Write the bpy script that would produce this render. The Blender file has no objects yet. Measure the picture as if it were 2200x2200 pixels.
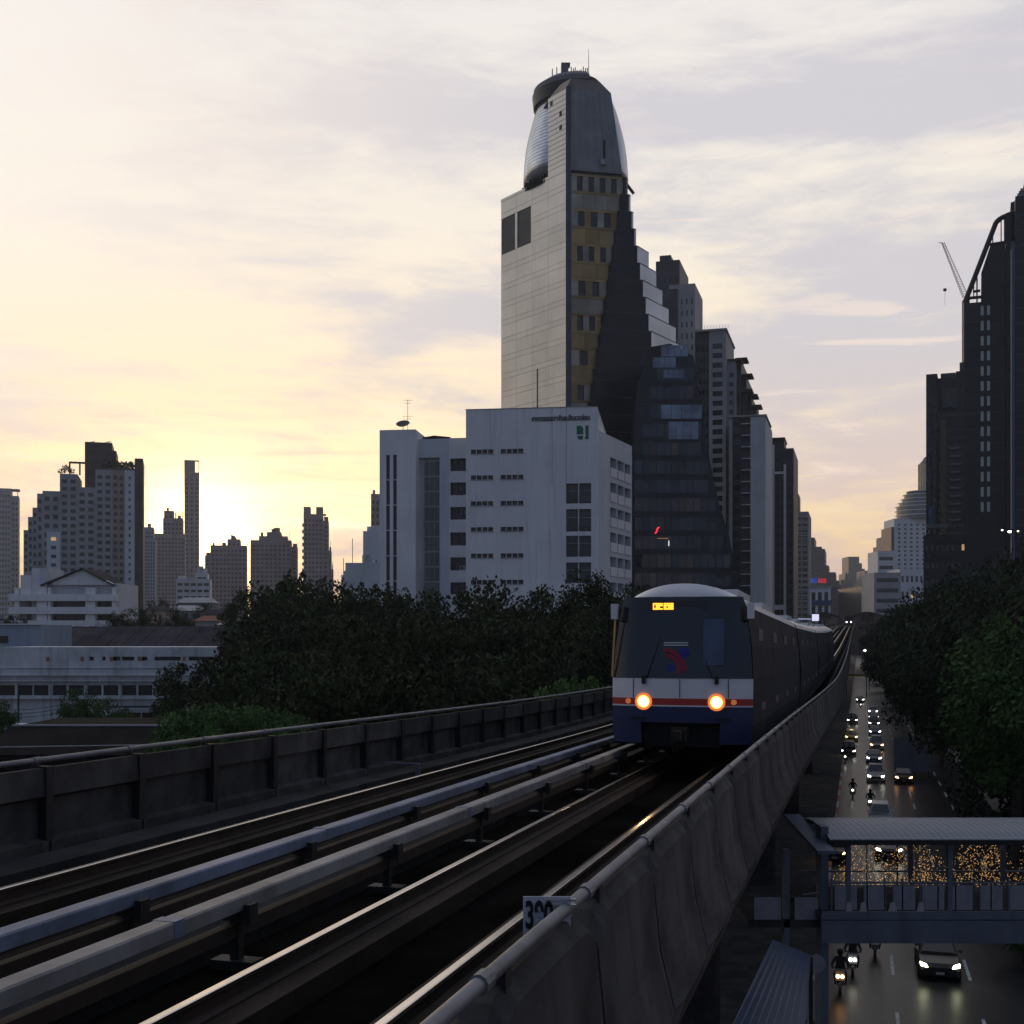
import bpy, math, random
from mathutils import Vector, Matrix
random.seed(7)
R = math.radians
# ------------------------------------------------------------------ camera
scene = bpy.context.scene
COL = scene.collection
F = 2600.0; HZ = 1365.0; CX = 1100.0; CAMZ = 15.0      # focal length, horizon and centre in photo pixels, eye height
cam_d = bpy.data.cameras.new('camera'); cam = bpy.data.objects.new('camera', cam_d); COL.objects.link(cam)
cam_d.sensor_width = 36; cam_d.lens = 36*F/2200.0
cam_d.shift_y = (HZ-1100)/2200.0
cam_d.clip_start = .1; cam_d.clip_end = 20000
cam.location = (0, 0, CAMZ); cam.rotation_euler = (R(90), 0, 0)
scene.camera = cam
vs = scene.view_settings
vs.view_transform = 'Standard'; vs.look = 'None'; vs.gamma = 1; vs.exposure = 0; vs.use_curve_mapping = False
scene.render.engine = 'CYCLES'
cy = scene.cycles
cy.use_denoising = True
cy.max_bounces = 6; cy.diffuse_bounces = 3; cy.glossy_bounces = 3; cy.transmission_bounces = 3; cy.volume_bounces = 0
cy.sample_clamp_indirect = 3
cy.use_light_tree = True

SUN_AZ = R(-14.5); SUN_EL = R(4.2)
SUN = Vector((math.sin(SUN_AZ)*math.cos(SUN_EL), math.cos(SUN_AZ)*math.cos(SUN_EL), math.sin(SUN_EL)))

# ------------------------------------------------------------------ sky
world = bpy.data.worlds.new('World'); scene.world = world; world.use_nodes = True
nt = world.node_tree; nt.nodes.clear()
class NB:
    def __init__(s, tree): s.t = tree
    def n(s, kind, **kw):
        x = s.t.nodes.new(kind)
        for k, v in kw.items(): setattr(x, k, v)
        return x
    def put(s, sock, v):
        if isinstance(v, bpy.types.NodeSocket): s.t.links.new(v, sock)
        else: sock.default_value = v
    def m(s, op, a, b=None, c=None, clamp=False):
        x = s.n('ShaderNodeMath', operation=op, use_clamp=clamp)
        for i, v in enumerate((a, b, c)):
            if v is not None: s.put(x.inputs[i], v)
        return x.outputs[0]
    def vm(s, op, a, b=None):
        x = s.n('ShaderNodeVectorMath', operation=op)
        s.put(x.inputs[0], a)
        if b is not None: s.put(x.inputs[1], b)
        return x.outputs['Value'] if op in ('DOT_PRODUCT', 'LENGTH') else x.outputs['Vector']
    def ramp(s, fac, stops, interp='LINEAR'):
        x = s.n('ShaderNodeValToRGB'); cr = x.color_ramp; cr.interpolation = interp
        while len(cr.elements) < len(stops): cr.elements.new(.5)
        for e, (p, c) in zip(cr.elements, stops):
            e.position = p; e.color = (c[0], c[1], c[2], 1) if not isinstance(c, (int, float)) else (c, c, c, 1)
        s.put(x.inputs[0], fac); return x.outputs[0]
    def mix(s, fac, a, b, mode='MIX'):
        x = s.n('ShaderNodeMix', data_type='RGBA', blend_type=mode)
        s.put(x.inputs[0], fac)
        s.put(x.inputs[6], a if isinstance(a, bpy.types.NodeSocket) else (*a, 1))
        s.put(x.inputs[7], b if isinstance(b, bpy.types.NodeSocket) else (*b, 1))
        return x.outputs[2]
    def smooth(s, v, lo, hi, a=0., b=1.):
        x = s.n('ShaderNodeMapRange', interpolation_type='SMOOTHSTEP')
        s.put(x.inputs[0], v)
        for i, q in enumerate((lo, hi, a, b)): s.put(x.inputs[1+i], q)
        return x.outputs[0]
    def noise(s, vec, scale, detail=4, rough=.55, dist=0., lac=2.):
        x = s.n('ShaderNodeTexNoise'); s.put(x.inputs['Vector'], vec)
        x.inputs['Scale'].default_value = scale; x.inputs['Detail'].default_value = detail
        x.inputs['Roughness'].default_value = rough; x.inputs['Distortion'].default_value = dist
        return x.outputs['Fac']
    def mapping(s, vec, scale=(1, 1, 1), loc=(0, 0, 0), rot=(0, 0, 0)):
        x = s.n('ShaderNodeMapping'); s.put(x.inputs['Vector'], vec)
        x.inputs['Scale'].default_value = scale; x.inputs['Location'].default_value = loc; x.inputs['Rotation'].default_value = rot
        return x.outputs[0]
B = NB(nt)
d = B.n('ShaderNodeTexCoord').outputs['Generated']
d = B.vm('NORMALIZE', d)
sep = B.n('ShaderNodeSeparateXYZ'); B.put(sep.inputs[0], d)
z = sep.outputs[2]
zc = B.m('MAXIMUM', z, 0.0)
c = B.vm('DOT_PRODUCT', d, tuple(SUN))
side = B.vm('DOT_PRODUCT', d, (math.cos(SUN_AZ), -math.sin(SUN_AZ), 0))     # + to the right of the sunset
front = B.smooth(c, -.25, .85)
ez = B.m('DIVIDE', zc, B.m('ADD', zc, .55))          # 0..~.65
def zs(v): return v/(v+.55)
warm = B.ramp(ez, [(0, (1, .60, .26)), (zs(.06), (1, .72, .38)), (zs(.14), (1, .83, .53)), (zs(.22), (.99, .84, .63)),
                   (zs(.32), (.90, .83, .73)), (zs(.46), (.84, .80, .77)), (zs(.7), (.38, .41, .49)), (zs(1.), (.14, .19, .29))])
cool = B.ramp(ez, [(0, (.11, .16, .27)), (zs(.2), (.13, .19, .325)), (zs(.5), (.145, .21, .355)), (zs(1.), (.15, .21, .33))])
col = B.mix(front, cool, warm)
# physically based dusk sky under the cloud, lends its own tint
sky = B.n('ShaderNodeTexSky', sky_type='NISHITA', sun_disc=False)
sky.sun_elevation = SUN_EL; sky.sun_rotation = SUN_AZ; sky.air_density = 1.5; sky.dust_density = 3
nish = B.vm('SCALE', sky.outputs[0]); nish.node.inputs['Scale'].default_value = .05
col = B.mix(.12, col, nish)
# cloud sheets: long, thin, slightly slanting bands
v1 = B.mapping(d, scale=(2.2, 2.2, 9.0), loc=(3.1, 1.7, .4), rot=(0, R(5), 0))
n1 = B.noise(v1, 1.5, 7, .56, .35)
v2 = B.mapping(d, scale=(3.0, 3.0, 26.0), loc=(7.3, .2, 2.), rot=(0, R(3), 0))
n2 = B.noise(v2, 2.3, 6, .6, .5)
bias = B.smooth(side, -.25, .55, -.02, .12)
n3 = B.noise(B.mapping(d, scale=(7., 7., 30.), loc=(1.2, 4.4, .3), rot=(0, R(6), 0)), 2.0, 6, .62, .6)
cm = B.smooth(B.m('ADD', B.m('ADD', n1, bias), B.m('MULTIPLY', B.m('SUBTRACT', n3, .5), .28)), .415, .645)
greyc = B.mix(front, (.10, .145, .235), (.53, .515, .57))
greyc = B.mix(B.m('MULTIPLY', front, B.smooth(side, .35, -.25)), greyc, (.86, .75, .66))
greyc = B.mix(B.smooth(z, .03, .25), (.72, .52, .46), greyc)
col = B.mix(B.m('MULTIPLY', cm, .84), col, greyc)
# thin streaks lit pink from below
sm = B.m('MULTIPLY', B.smooth(n2, .56, .70), B.smooth(z, .52, .06))
col = B.mix(B.m('MULTIPLY', sm, B.m('MULTIPLY', front, .55)), col, (1.0, .80, .64))
dm = B.m('MULTIPLY', B.smooth(n2, .44, .30), B.smooth(z, .30, .05))
col = B.mix(B.m('MULTIPLY', dm, .45), col, (.60, .50, .52))
# broad pale veil high on the sunset side
veil = B.m('MULTIPLY', B.smooth(side, .15, -.45), B.smooth(z, .12, .34))
col = B.mix(B.m('MULTIPLY', veil, B.m('MULTIPLY', front, .45)), col, (.97, .92, .86))
# glow about the hidden sun
dx = B.m('DIVIDE', B.m('SUBTRACT', side, .05), .19); dz = B.m('DIVIDE', B.m('SUBTRACT', z, .095), .05)
r2 = B.m('ADD', B.m('MULTIPLY', dx, dx), B.m('MULTIPLY', dz, dz))
g1 = B.m('MULTIPLY', B.smooth(n2, .36, .58, .4, 1.), B.m('POWER', 2.718, B.m('MULTIPLY', r2, -1.)))
g1 = B.m('MULTIPLY', g1, B.m('MULTIPLY', B.smooth(c, 0., .5), B.smooth(n1, .62, .40, .45, 1.)))
dx2 = B.m('DIVIDE', side, .045); dz2 = B.m('DIVIDE', B.m('SUBTRACT', z, .072), .045)
r3 = B.m('ADD', B.m('MULTIPLY', dx2, dx2), B.m('MULTIPLY', dz2, dz2))
g2 = B.m('MULTIPLY', B.m('POWER', 2.718, B.m('MULTIPLY', r3, -1.)), B.smooth(c, 0., .5))
gl = B.vm('SCALE', (.75, .60, .26)); B.put(gl.node.inputs['Scale'], g1)
gl2 = B.vm('SCALE', (3.2, 2.1, .85)); B.put(gl2.node.inputs['Scale'], g2)
col = B.vm('ADD', B.vm('ADD', col, gl), gl2)
gain = B.vm('SCALE', col); B.put(gain.node.inputs['Scale'], B.m('ADD', 1.0, B.m('MULTIPLY', front, .19))); col = gain
col = B.mix(B.smooth(z, -.02, .0), (.02, .02, .022), col)
bg = B.n('ShaderNodeBackground'); B.put(bg.inputs[0], col); bg.inputs[1].default_value = 1.0
out = B.n('ShaderNodeOutputWorld'); nt.links.new(bg.outputs[0], out.inputs[0])
world.cycles.sampling_method = 'MANUAL'; world.cycles.sample_map_resolution = 1024

# ------------------------------------------------------------------ sun, low behind the skyline
sd = bpy.data.lights.new('sun', 'SUN'); so = bpy.data.objects.new('sun', sd); COL.objects.link(so)
sd.energy = 0.35; sd.angle = R(4); sd.color = (1, .62, .32)
so.rotation_euler = (-SUN).to_track_quat('-Z', 'Y').to_euler()
so.location = (-200, 800, 120)

# ------------------------------------------------------------------ materials
MATS = {}
def mat(name, colr, rough=.8, var=.18, scale=.25, metal=0., spec=.35, bump=0., bscale=8., streak=0., coat=0., trans=0., objrand=0.):
    if name in MATS: return MATS[name]
    m = bpy.data.materials.new(name); m.use_nodes = True; MATS[name] = m
    t = m.node_tree; b = NB(t); p = t.nodes['Principled BSDF']
    oc = b.n('ShaderNodeTexCoord').outputs['Object']
    base = colr
    if var > 0:
        f = b.noise(oc, scale, 5, .6)
        lo = tuple(x*(1-var) for x in colr); hi = tuple(min(1, x*(1+var)) for x in colr)
        base = b.mix(b.smooth(f, .3, .7), lo, hi)
    if streak > 0:
        f2 = b.noise(b.mapping(oc, scale=(1.2, 1.2, .06)), 1.3, 5, .6)
        base = b.mix(b.m('MULTIPLY', b.smooth(f2, .48, .75), streak), base, tuple(x*.35 for x in colr))
    if objrand > 0:
        rnd = b.n('ShaderNodeObjectInfo').outputs['Random']
        base = b.mix(b.m('MULTIPLY', rnd, objrand), base, tuple(x*.25 for x in colr))
    b.put(p.inputs['Base Color'], base if isinstance(base, bpy.types.NodeSocket) else (*base, 1))
    p.inputs['Roughness'].default_value = rough; p.inputs['Metallic'].default_value = metal
    p.inputs['Specular IOR Level'].default_value = spec
    if coat: p.inputs['Coat Weight'].default_value = coat; p.inputs['Coat Roughness'].default_value = .08
    if bump:
        bn = b.n('ShaderNodeBump'); bn.inputs['Strength'].default_value = bump; bn.inputs['Distance'].default_value = .03
        b.put(bn.inputs['Height'], b.noise(oc, bscale, 6, .6)); t.links.new(bn.outputs[0], p.inputs['Normal'])
    return m
def emit(name, colr, strength, sample=True):
    if name in MATS: return MATS[name]
    m = bpy.data.materials.new(name); m.use_nodes = True; MATS[name] = m
    p = m.node_tree.nodes['Principled BSDF']
    p.inputs['Base Color'].default_value = (*colr, 1)
    p.inputs['Emission Color'].default_value = (*colr, 1); p.inputs['Emission Strength'].default_value = strength
    if not sample: m.cycles.emission_sampling = 'NONE'
    return m
def glass(name, colr, rough=.12, var=.5):
    """opaque dark window glass: reflects the sky, interior too dark to see"""
    if name in MATS: return MATS[name]
    m = mat(name, colr, rough=rough, var=0, spec=.6, objrand=var)
    return m
M_conc = mat('concrete', (.20, .19, .18), .85, .3, .5, bump=.3, streak=.5)
M_concd = mat('concrete_grimy', (.046, .046, .048), .9, .35, .8, spec=.1, bump=.35, streak=.6)
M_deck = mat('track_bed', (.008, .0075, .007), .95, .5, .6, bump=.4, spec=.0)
M_plinth = mat('plinth_rust', (.034, .024, .018), .9, .45, .7, bump=.4, spec=.2)
M_railh = mat('rail_head_steel', (.62, .58, .54), .22, .1, 2, metal=1.)
M_railw = mat('rail_web_rust', (.035, .022, .016), .8, .3, 2)
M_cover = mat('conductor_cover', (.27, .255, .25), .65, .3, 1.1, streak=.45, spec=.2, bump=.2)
M_coverb = mat('conductor_cover_blue', (.165, .195, .27), .6, .3, 1.1, streak=.45, spec=.2, bump=.2)  # bluish cover colour, used on the joints too
M_black = mat('black_steel', (.015, .015, .016), .6, .2, 3)
M_steel = mat('galvanised_pipe', (.15, .16, .18), .5, .25, 3, metal=.3, spec=.25, streak=.3)
M_road = mat('asphalt', (.022, .023, .026), .36, .35, .35, spec=.14, bump=.25, bscale=3)
M_ground = mat('ground', (.05, .048, .04), .9, .3, .05)
M_pave = mat('paving', (.14, .135, .13), .8, .25, .5)
M_paint = mat('lane_paint', (.55, .55, .52), .6, .3, 2)
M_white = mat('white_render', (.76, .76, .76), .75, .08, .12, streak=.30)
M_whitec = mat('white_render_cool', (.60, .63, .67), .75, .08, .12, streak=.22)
M_offw = mat('grey_render', (.36, .36, .37), .8, .12, .12, streak=.3)
M_grey = mat('mid_grey_render', (.20, .20, .215), .8, .15, .15, streak=.3)
M_dark = mat('dark_cladding', (.055, .057, .065), .6, .2, .2)
M_darkb = mat('dark_brown_cladding', (.075, .06, .052), .6, .2, .2)
M_brown = mat('brown_render', (.34, .27, .25), .8, .2, .2)
M_black2 = mat('charcoal_panel', (.022, .024, .029), .5, .25, .15)
M_glass = glass('window_glass', (.03, .035, .042))
M_glassd = glass('window_dark_glass', (.012, .013, .016), .2, .3)
M_glassb = glass('blue_glass', (.06, .09, .13), .15)
M_roofd = mat('dark_roof', (.04, .038, .05), .95, .4, .25, bump=.2, spec=.05)
M_roofm = mat('metal_roof', (.16, .19, .24), .45, .15, .3, metal=.3)
M_x = None
M_hedge = mat('foliage_hedge', (.085, .16, .04), .7, .35, .6, spec=.2)
M_par = mat('parapet_concrete', (.085, .082, .080), .9, .45, 1.3, spec=.1, bump=.45, bscale=5, streak=.75, objrand=.45)
M_foli = [mat('foliage_dark', (.022, .036, .014), .75, .4, .4, spec=.15, objrand=.3),
          mat('foliage_mid', (.033, .053, .018), .75, .4, .4, spec=.15, objrand=.3),
          mat('foliage_bright', (.05, .095, .026), .75, .35, .4, spec=.15)]
M_olive = mat('foliage_olive', (.036, .047, .016), .75, .45, .5, spec=.12, objrand=.3)
M_bark = mat('bark', (.05, .04, .03), .9, .3, 1.5, bump=.4)
M_lit = emit('lit_window', (1, .62, .28), .4, False)
M_litw = emit('lit_window_white', (.95, .95, 1), 1.4, False)

# ------------------------------------------------------------------ mesh helpers
class G:
    def __init__(s): s.v = []; s.f = []; s.m = []
    def face(s, pts, m=0):
        i = len(s.v); s.v += [tuple(p) for p in pts]; s.f.append(tuple(range(i, i+len(pts)))); s.m.append(m)
    def box(s, x0, x1, y0, y1, z0, z1, m=0, skip=''):
        i = len(s.v)
        s.v += [(x0, y0, z0), (x1, y0, z0), (x1, y1, z0), (x0, y1, z0), (x0, y0, z1), (x1, y0, z1), (x1, y1, z1), (x0, y1, z1)]
        for k, q in (('b', (3, 2, 1, 0)), ('t', (4, 5, 6, 7)), ('f', (0, 1, 5, 4)), ('r', (1, 2, 6, 5)), ('k', (2, 3, 7, 6)), ('l', (3, 0, 4, 7))):
            if k not in skip: s.f.append(tuple(i+a for a in q)); s.m.append(m)
        return s
    def prism(s, poly, z0, z1, m=0, mt=None, top=None):
        """poly counter-clockwise from above; top = optional other outline at z1"""
        i = len(s.v); n = len(poly); top = top or poly
        ms = m if isinstance(m, (list, tuple)) else [m]*n
        s.v += [(p[0], p[1], z0) for p in poly] + [(p[0], p[1], z1) for p in top]
        for k in range(n):
            j = (k+1) % n; s.f.append((i+k, i+j, i+n+j, i+n+k)); s.m.append(ms[k])
        s.f.append(tuple(i+n+k for k in range(n))); s.m.append(ms[0] if mt is None else mt)
        s.f.append(tuple(i+n-1-k for k in range(n))); s.m.append(ms[0])
        return s
    def xz(s, poly, y0, y1, m=0):
        """outline in the x-z plane (counter-clockwise seen from -y), extruded from y0 to y1"""
        i = len(s.v); n = len(poly)
        s.v += [(p[0], y0, p[1]) for p in poly] + [(p[0], y1, p[1]) for p in poly]
        for k in range(n):
            j = (k+1) % n; s.f.append((i+j, i+k, i+n+k, i+n+j)); s.m.append(m)
        s.f.append(tuple(i+k for k in range(n))); s.m.append(m)
        s.f.append(tuple(i+n+n-1-k for k in range(n))); s.m.append(m)
        return s
    def yz(s, poly, x0, x1, m=0):
        i = len(s.v); n = len(poly)
        s.v += [(x0, p[0], p[1]) for p in poly] + [(x1, p[0], p[1]) for p in poly]
        for k in range(n):
            j = (k+1) % n; s.f.append((i+k, i+j, i+n+j, i+n+k)); s.m.append(m)
        s.f.append(tuple(i+n-1-k for k in range(n))); s.m.append(m)
        s.f.append(tuple(i+n+k for k in range(n))); s.m.append(m)
        return s
    def tube(s, p0, p1, r0, r1=None, n=8, m=0, caps=True):
        r1 = r0 if r1 is None else r1
        p0 = Vector(p0); p1 = Vector(p1); ax = (p1-p0)
        if ax.length < 1e-6: return s
        ax.normalize(); u = ax.orthogonal().normalized(); w = ax.cross(u); i = len(s.v)
        for p, r in ((p0, r0), (p1, r1)):
            for k in range(n):
                a = 2*math.pi*k/n; s.v.append(tuple(p+u*(r*math.cos(a))+w*(r*math.sin(a))))
        for k in range(n):
            j = (k+1) % n; s.f.append((i+k, i+j, i+n+j, i+n+k)); s.m.append(m)
        if caps:
            s.f.append(tuple(i+n-1-k for k in range(n))); s.m.append(m)
            s.f.append(tuple(i+n+k for k in range(n))); s.m.append(m)
        return s
    def lathe(s, prof, cx=0, cy_=0, n=20, m=0, a0=0, a1=2*math.pi):
        """prof = [(radius, z)], full turn"""
        i = len(s.v)
        for r, zz in prof:
            for k in range(n):
                a = a0+(a1-a0)*k/n; s.v.append((cx+r*math.cos(a), cy_+r*math.sin(a), zz))
        for q in range(len(prof)-1):
            for k in range(n):
                j = (k+1) % n; s.f.append((i+q*n+k, i+q*n+j, i+(q+1)*n+j, i+(q+1)*n+k)); s.m.append(m)
        s.f.append(tuple(i+(len(prof)-1)*n+k for k in range(n))); s.m.append(m)
        s.f.append(tuple(i+n-1-k for k in range(n))); s.m.append(m)
        return s
    def ball(s, c, r, n=8, m=0, sz=1.):
        prof = [(r*math.sin(math.pi*k/6), c[2]-r*sz*math.cos(math.pi*k/6)) for k in range(7)]
        prof[0] = (r*.02, prof[0][1]); prof[-1] = (r*.02, prof[-1][1])
        return s.lathe(prof, c[0], c[1], n, m)
    def mesh(s, name, mats, smooth=False):
        me = bpy.data.meshes.new(name); me.from_pydata(s.v, [], s.f)
        for mm in (mats if isinstance(mats, (list, tuple)) else [mats]): me.materials.append(mm)
        me.polygons.foreach_set('material_index', s.m)
        if smooth: me.polygons.foreach_set('use_smooth', [True]*len(s.f))
        me.update(); return me
    def build(s, name, mats, parent=None, loc=None, rot=None, smooth=False):
        return put(name, s.mesh(name, mats, smooth), parent, loc, rot)
def put(name, me, parent=None, loc=None, rot=None):
    o = bpy.data.objects.new(name, me); COL.objects.link(o)
    if parent: o.parent = parent
    if loc is not None: o.location = loc
    if rot is not None: o.rotation_euler = rot
    return o
def tag(o, label, cat, group=None):
    o['label'] = label; o['category'] = cat
    if group: o['group'] = group
    return o
def thing(name, label, cat, loc=(0, 0, 0), rotz=0., group=None, rot=None):
    o = bpy.data.objects.new(name, None); COL.objects.link(o); o.location = loc
    o.rotation_euler = rot if rot else (0, 0, rotz); o.empty_display_size = .5
    return tag(o, label, cat, group)
def struct(o, kind='structure'):
    o['kind'] = kind; return o
def copy_tree(o, parent=None):
    c_ = o.copy(); COL.objects.link(c_); c_.parent = parent
    for ch in o.children: copy_tree(ch, c_)
    return c_
def text_mesh(name, body, size, extrude=.02, align='LEFT', bold=0.):
    cu = bpy.data.curves.new(name, 'FONT'); cu.body = body; cu.size = size; cu.extrude = extrude; cu.align_x = align; cu.offset = bold
    o = bpy.data.objects.new(name, cu); COL.objects.link(o)
    dg = bpy.context.evaluated_depsgraph_get()
    me = bpy.data.meshes.new_from_object(o.evaluated_get(dg)); me.name = name
    bpy.data.objects.remove(o); return me
def P(px, py, Y):                 # a point of the place whose picture lies at photo pixel (px, py) when it stands Y metres out
    return Vector(((px-CX)/F*Y, Y, CAMZ-(py-HZ)/F*Y))
def ground_at(px, py):
    Y = F*CAMZ/(py-HZ); return Vector(((px-CX)/F*Y, Y, 0))
# ------------------------------------------------------------------ street frame
TH = R(16.0); ST, CT = math.sin(TH), math.cos(TH)
PROF = [(-40, 2.3), (0, 2.38), (5, 2.45), (10, 2.54), (15, 2.62), (20, 2.70), (25, 2.80), (30, 2.91), (40, 3.08), (50, 3.20), (65, 3.30),
        (80, 3.32), (100, 3.2), (140, 2.75), (200, 1.9), (260, .6), (330, -1.0), (400, -2.6), (500, -4.0), (600, -4.5), (1500, -4.8)]
def hr(s):
    for (a, p), (b, q) in zip(PROF, PROF[1:]):
        if s <= b:
            u = (s-a)/(b-a); return p+(q-p)*u
    return PROF[-1][1]
def hs(s): return sum(hr(s+k) for k in (-6, -3, 0, 3, 6))/5
def S2(s, t): return Vector((s*ST+t*CT, s*CT-t*ST, 0))
def V(s, t, z_=0.):
    p = S2(s, t); p.z = CAMZ-hs(s)+z_; return p
def pitch(s, L=2.): return math.atan2(hs(s)-hs(s+L), L)
def srange(a, b):
    out_ = []; s = a
    while s < b:
        out_.append(s); s += 2.0 if s < 60 else 5. if s < 200 else 20.
    return out_+[b]
def sweep(g, prof, a, b, m=0, dt=None, caps=True):
    """closed outline [(t, z)] counter-clockwise seen looking along the track, run from s=a to s=b"""
    ss = srange(a, b); n = len(prof); i = len(g.v)
    ms = m if isinstance(m, (list, tuple)) else [m]*n
    for s in ss:
        q = dt(s) if dt else 0
        for (t_, z_) in prof: g.v.append(tuple(V(s, t_+q, z_)))
    for k in range(len(ss)-1):
        for j in range(n):
            e = (j+1) % n; g.f.append((i+k*n+j, i+k*n+e, i+(k+1)*n+e, i+(k+1)*n+j)); g.m.append(ms[j])
    if caps:
        g.f.append(tuple(i+n-1-j for j in range(n))); g.m.append(ms[0])
        g.f.append(tuple(i+(len(ss)-1)*n+j for j in range(n))); g.m.append(ms[0])
    return g
def rect(t0, t1, z0, z1): return [(t0, z0), (t0, z1), (t1, z1), (t1, z0)]
def bulge(s): 
    if s < 28: return 0
    if s < 75: u = (s-28)/47; return .43*u*u*(3-2*u)
    if s < 120: return .43
    if s < 300: return .43*(300-s)/180
    return 0
HAZE = 0.00013
# ================================================================== ground, road
g = G(); g.face([(-6000, -300, -.02), (6000, -300, -.02), (6000, 9000, -.02), (-6000, 9000, -.02)])
struct(g.build('ground', M_ground))
def strip(t0, t1, z_, a=-30, b=1400, m=0, g=None):
    g = g or G()
    g.face([tuple(S2(a, t0)+Vector((0, 0, z_))), tuple(S2(a, t1)+Vector((0, 0, z_))), tuple(S2(b, t1)+Vector((0, 0, z_))), tuple(S2(b, t0)+Vector((0, 0, z_)))], m)
    return g
def sbox(g, t0, t1, s0, s1, z0, z1, m=0):
    poly = [S2(s0, t0), S2(s0, t1), S2(s1, t1), S2(s1, t0)]
    return g.prism([(p.x, p.y) for p in poly], z0, z1, m)
road = struct(strip(-1.75, 11.0, .004).build('road', M_road))
road_far = struct(strip(-24, -11.5, .004).build('road', M_road))
for t_ in (1.45, 4.65, 7.85):
    for k in range(34):
        s0 = 20+k*9.0
        put('lane_mark', strip(t_-.07, t_+.07, .009, s0, s0+3.5).mesh('lane_mark', M_paint), road)
pv = struct(sbox(G(), 11.0, 17, -30, 900, 0, .14).build('pavement', M_pave))
md = struct(sbox(G(), -11.4, -1.9, -30, 900, 0, .14).build('median', M_concd))
k_ = G()
for k in range(60): sbox(k_, -1.9, -1.7, 12+k*4.0, 12+k*4.0+3.97, 0, .19, k % 2)
kb = k_.build('kerb', [M_offw, mat('kerb_red_paint', (.30, .06, .05), .7)], md); kb['kind'] = 'stuff'

# ================================================================== viaduct
vd = G()
sweep(vd, [(-10.55, -.36), (-10.55, -.75), (-8.2, -1.0), (-7.4, -2.6), (-4.4, -2.6), (-3.7, -1.0), (-1.8, -.75), (-1.8, -.36)][::-1], -20, 620, dt=None)
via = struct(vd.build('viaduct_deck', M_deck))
for k in range(10):
    s0 = 14+k*30; gp = G(); b_ = S2(s0, -5.9)
    zt = CAMZ-hs(s0)-2.62
    gp.prism([tuple((b_+Vector((math.cos(a)*1.1, math.sin(a)*1.1, 0))).xy) for a in [i*math.pi/8 for i in range(16)]], .1, zt)
    gp.build('pier', M_concd, via)
bed = G()
for tc in (-7.58, -3.68):
    for sgn in (-1, 1):
        sweep(bed, rect(tc+sgn*.7175-.28, tc+sgn*.7175+.28, -.36, -.175), -12, 420)
bd = bed.build('plinth', M_plinth, via); bd['kind'] = 'stuff'
# cable troughs beside the tracks
for (t0, t1, zt) in ((-9.9, -9.3, -.16), (-5.95, -5.5, -.2), (-2.05, -1.9, -.05)):
    sweep(G(), rect(t0, t1, -.36, zt), -12, 300).build('cable_trough', M_concd, via)
railp = [(-.075, -.172), (-.075, -.155), (-.012, -.135), (-.012, -.05), (-.036, -.035), (-.036, -.006), (-.028, 0), (.028, 0), (.036, -.006), (.036, -.035), (.012, -.05), (.012, -.135), (.075, -.155), (.075, -.172)]
rails = [(-8.30, 'leftmost running rail, beside the left parapet wall'), (-6.86, 'running rail hidden mostly behind the long bluish conductor cover'),
         (-4.40, 'bright running rail under the left wheels of the train'), (-2.96, 'running rail nearest the right parapet wall')]
for t_, lb in rails:
    gr = G(); mm = [1]*len(railp)
    for q in (5, 6, 7, 8): mm[q] = 0
    sweep(gr, [(t_+a, b) for a, b in railp], -12, 560, mm)
    tag(gr.build('running_rail', [M_railh, M_railw]), lb, 'rail', 'running rails on the viaduct')
# conductor rail covers
bracket = G().box(-.20, .20, -.10, .10, -.36, -.28).box(-.04, .04, -.05, .05, -.28, .08).box(-.10, .14, -.06, .06, .05, .142).box(.098, .16, -.07, .07, .02, .2).mesh('bracket', M_black)
seam = G().box(-.099, .099, -.07, .07, .170, .3035).mesh('cover_joint', M_coverb)
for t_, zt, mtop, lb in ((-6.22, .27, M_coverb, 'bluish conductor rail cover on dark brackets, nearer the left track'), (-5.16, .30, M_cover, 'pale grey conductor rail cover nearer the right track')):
    o = thing('conductor_rail_cover', lb, 'rail cover', V(10, t_, -.36), 0, 'conductor rail covers between the tracks')
    go = G()
    sweep(go, [(t_-.095, zt-.125), (t_-.095, zt-.015), (t_-.08, zt), (t_+.08, zt), (t_+.095, zt-.015), (t_+.095, zt-.125)], -10, 330, 0)
    me = go.mesh('cover', mtop)
    off = V(10, t_, -.36)
    for v in me.vertices: v.co -= off
    put('cover', me, o)
    ss_ = []; s0 = -1.0
    while s0 < 70: ss_.append(s0); s0 += 3.45
    for s0 in ss_:
        put('bracket', bracket, o, V(s0, t_+.02)-off+Vector((0, 0, zt-.27)), (pitch(s0), 0, -TH))
    for q in range(7):
        s0 = 6.1+q*7.3+(0 if t_ < -6 else 2.2)
        put('cover_joint', seam, o, V(s0, t_)-off+Vector((0, 0, zt-.30)), (pitch(s0), 0, -TH))
    # the rail itself below the cover
    gs = G(); sweep(gs, rect(t_-.05, t_+.05, zt-.36, zt-.24), -10, 330)
    me = gs.mesh('conductor_rail', M_railw)
    for v in me.vertices: v.co -= off
    put('conductor_rail', me, o)

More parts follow.
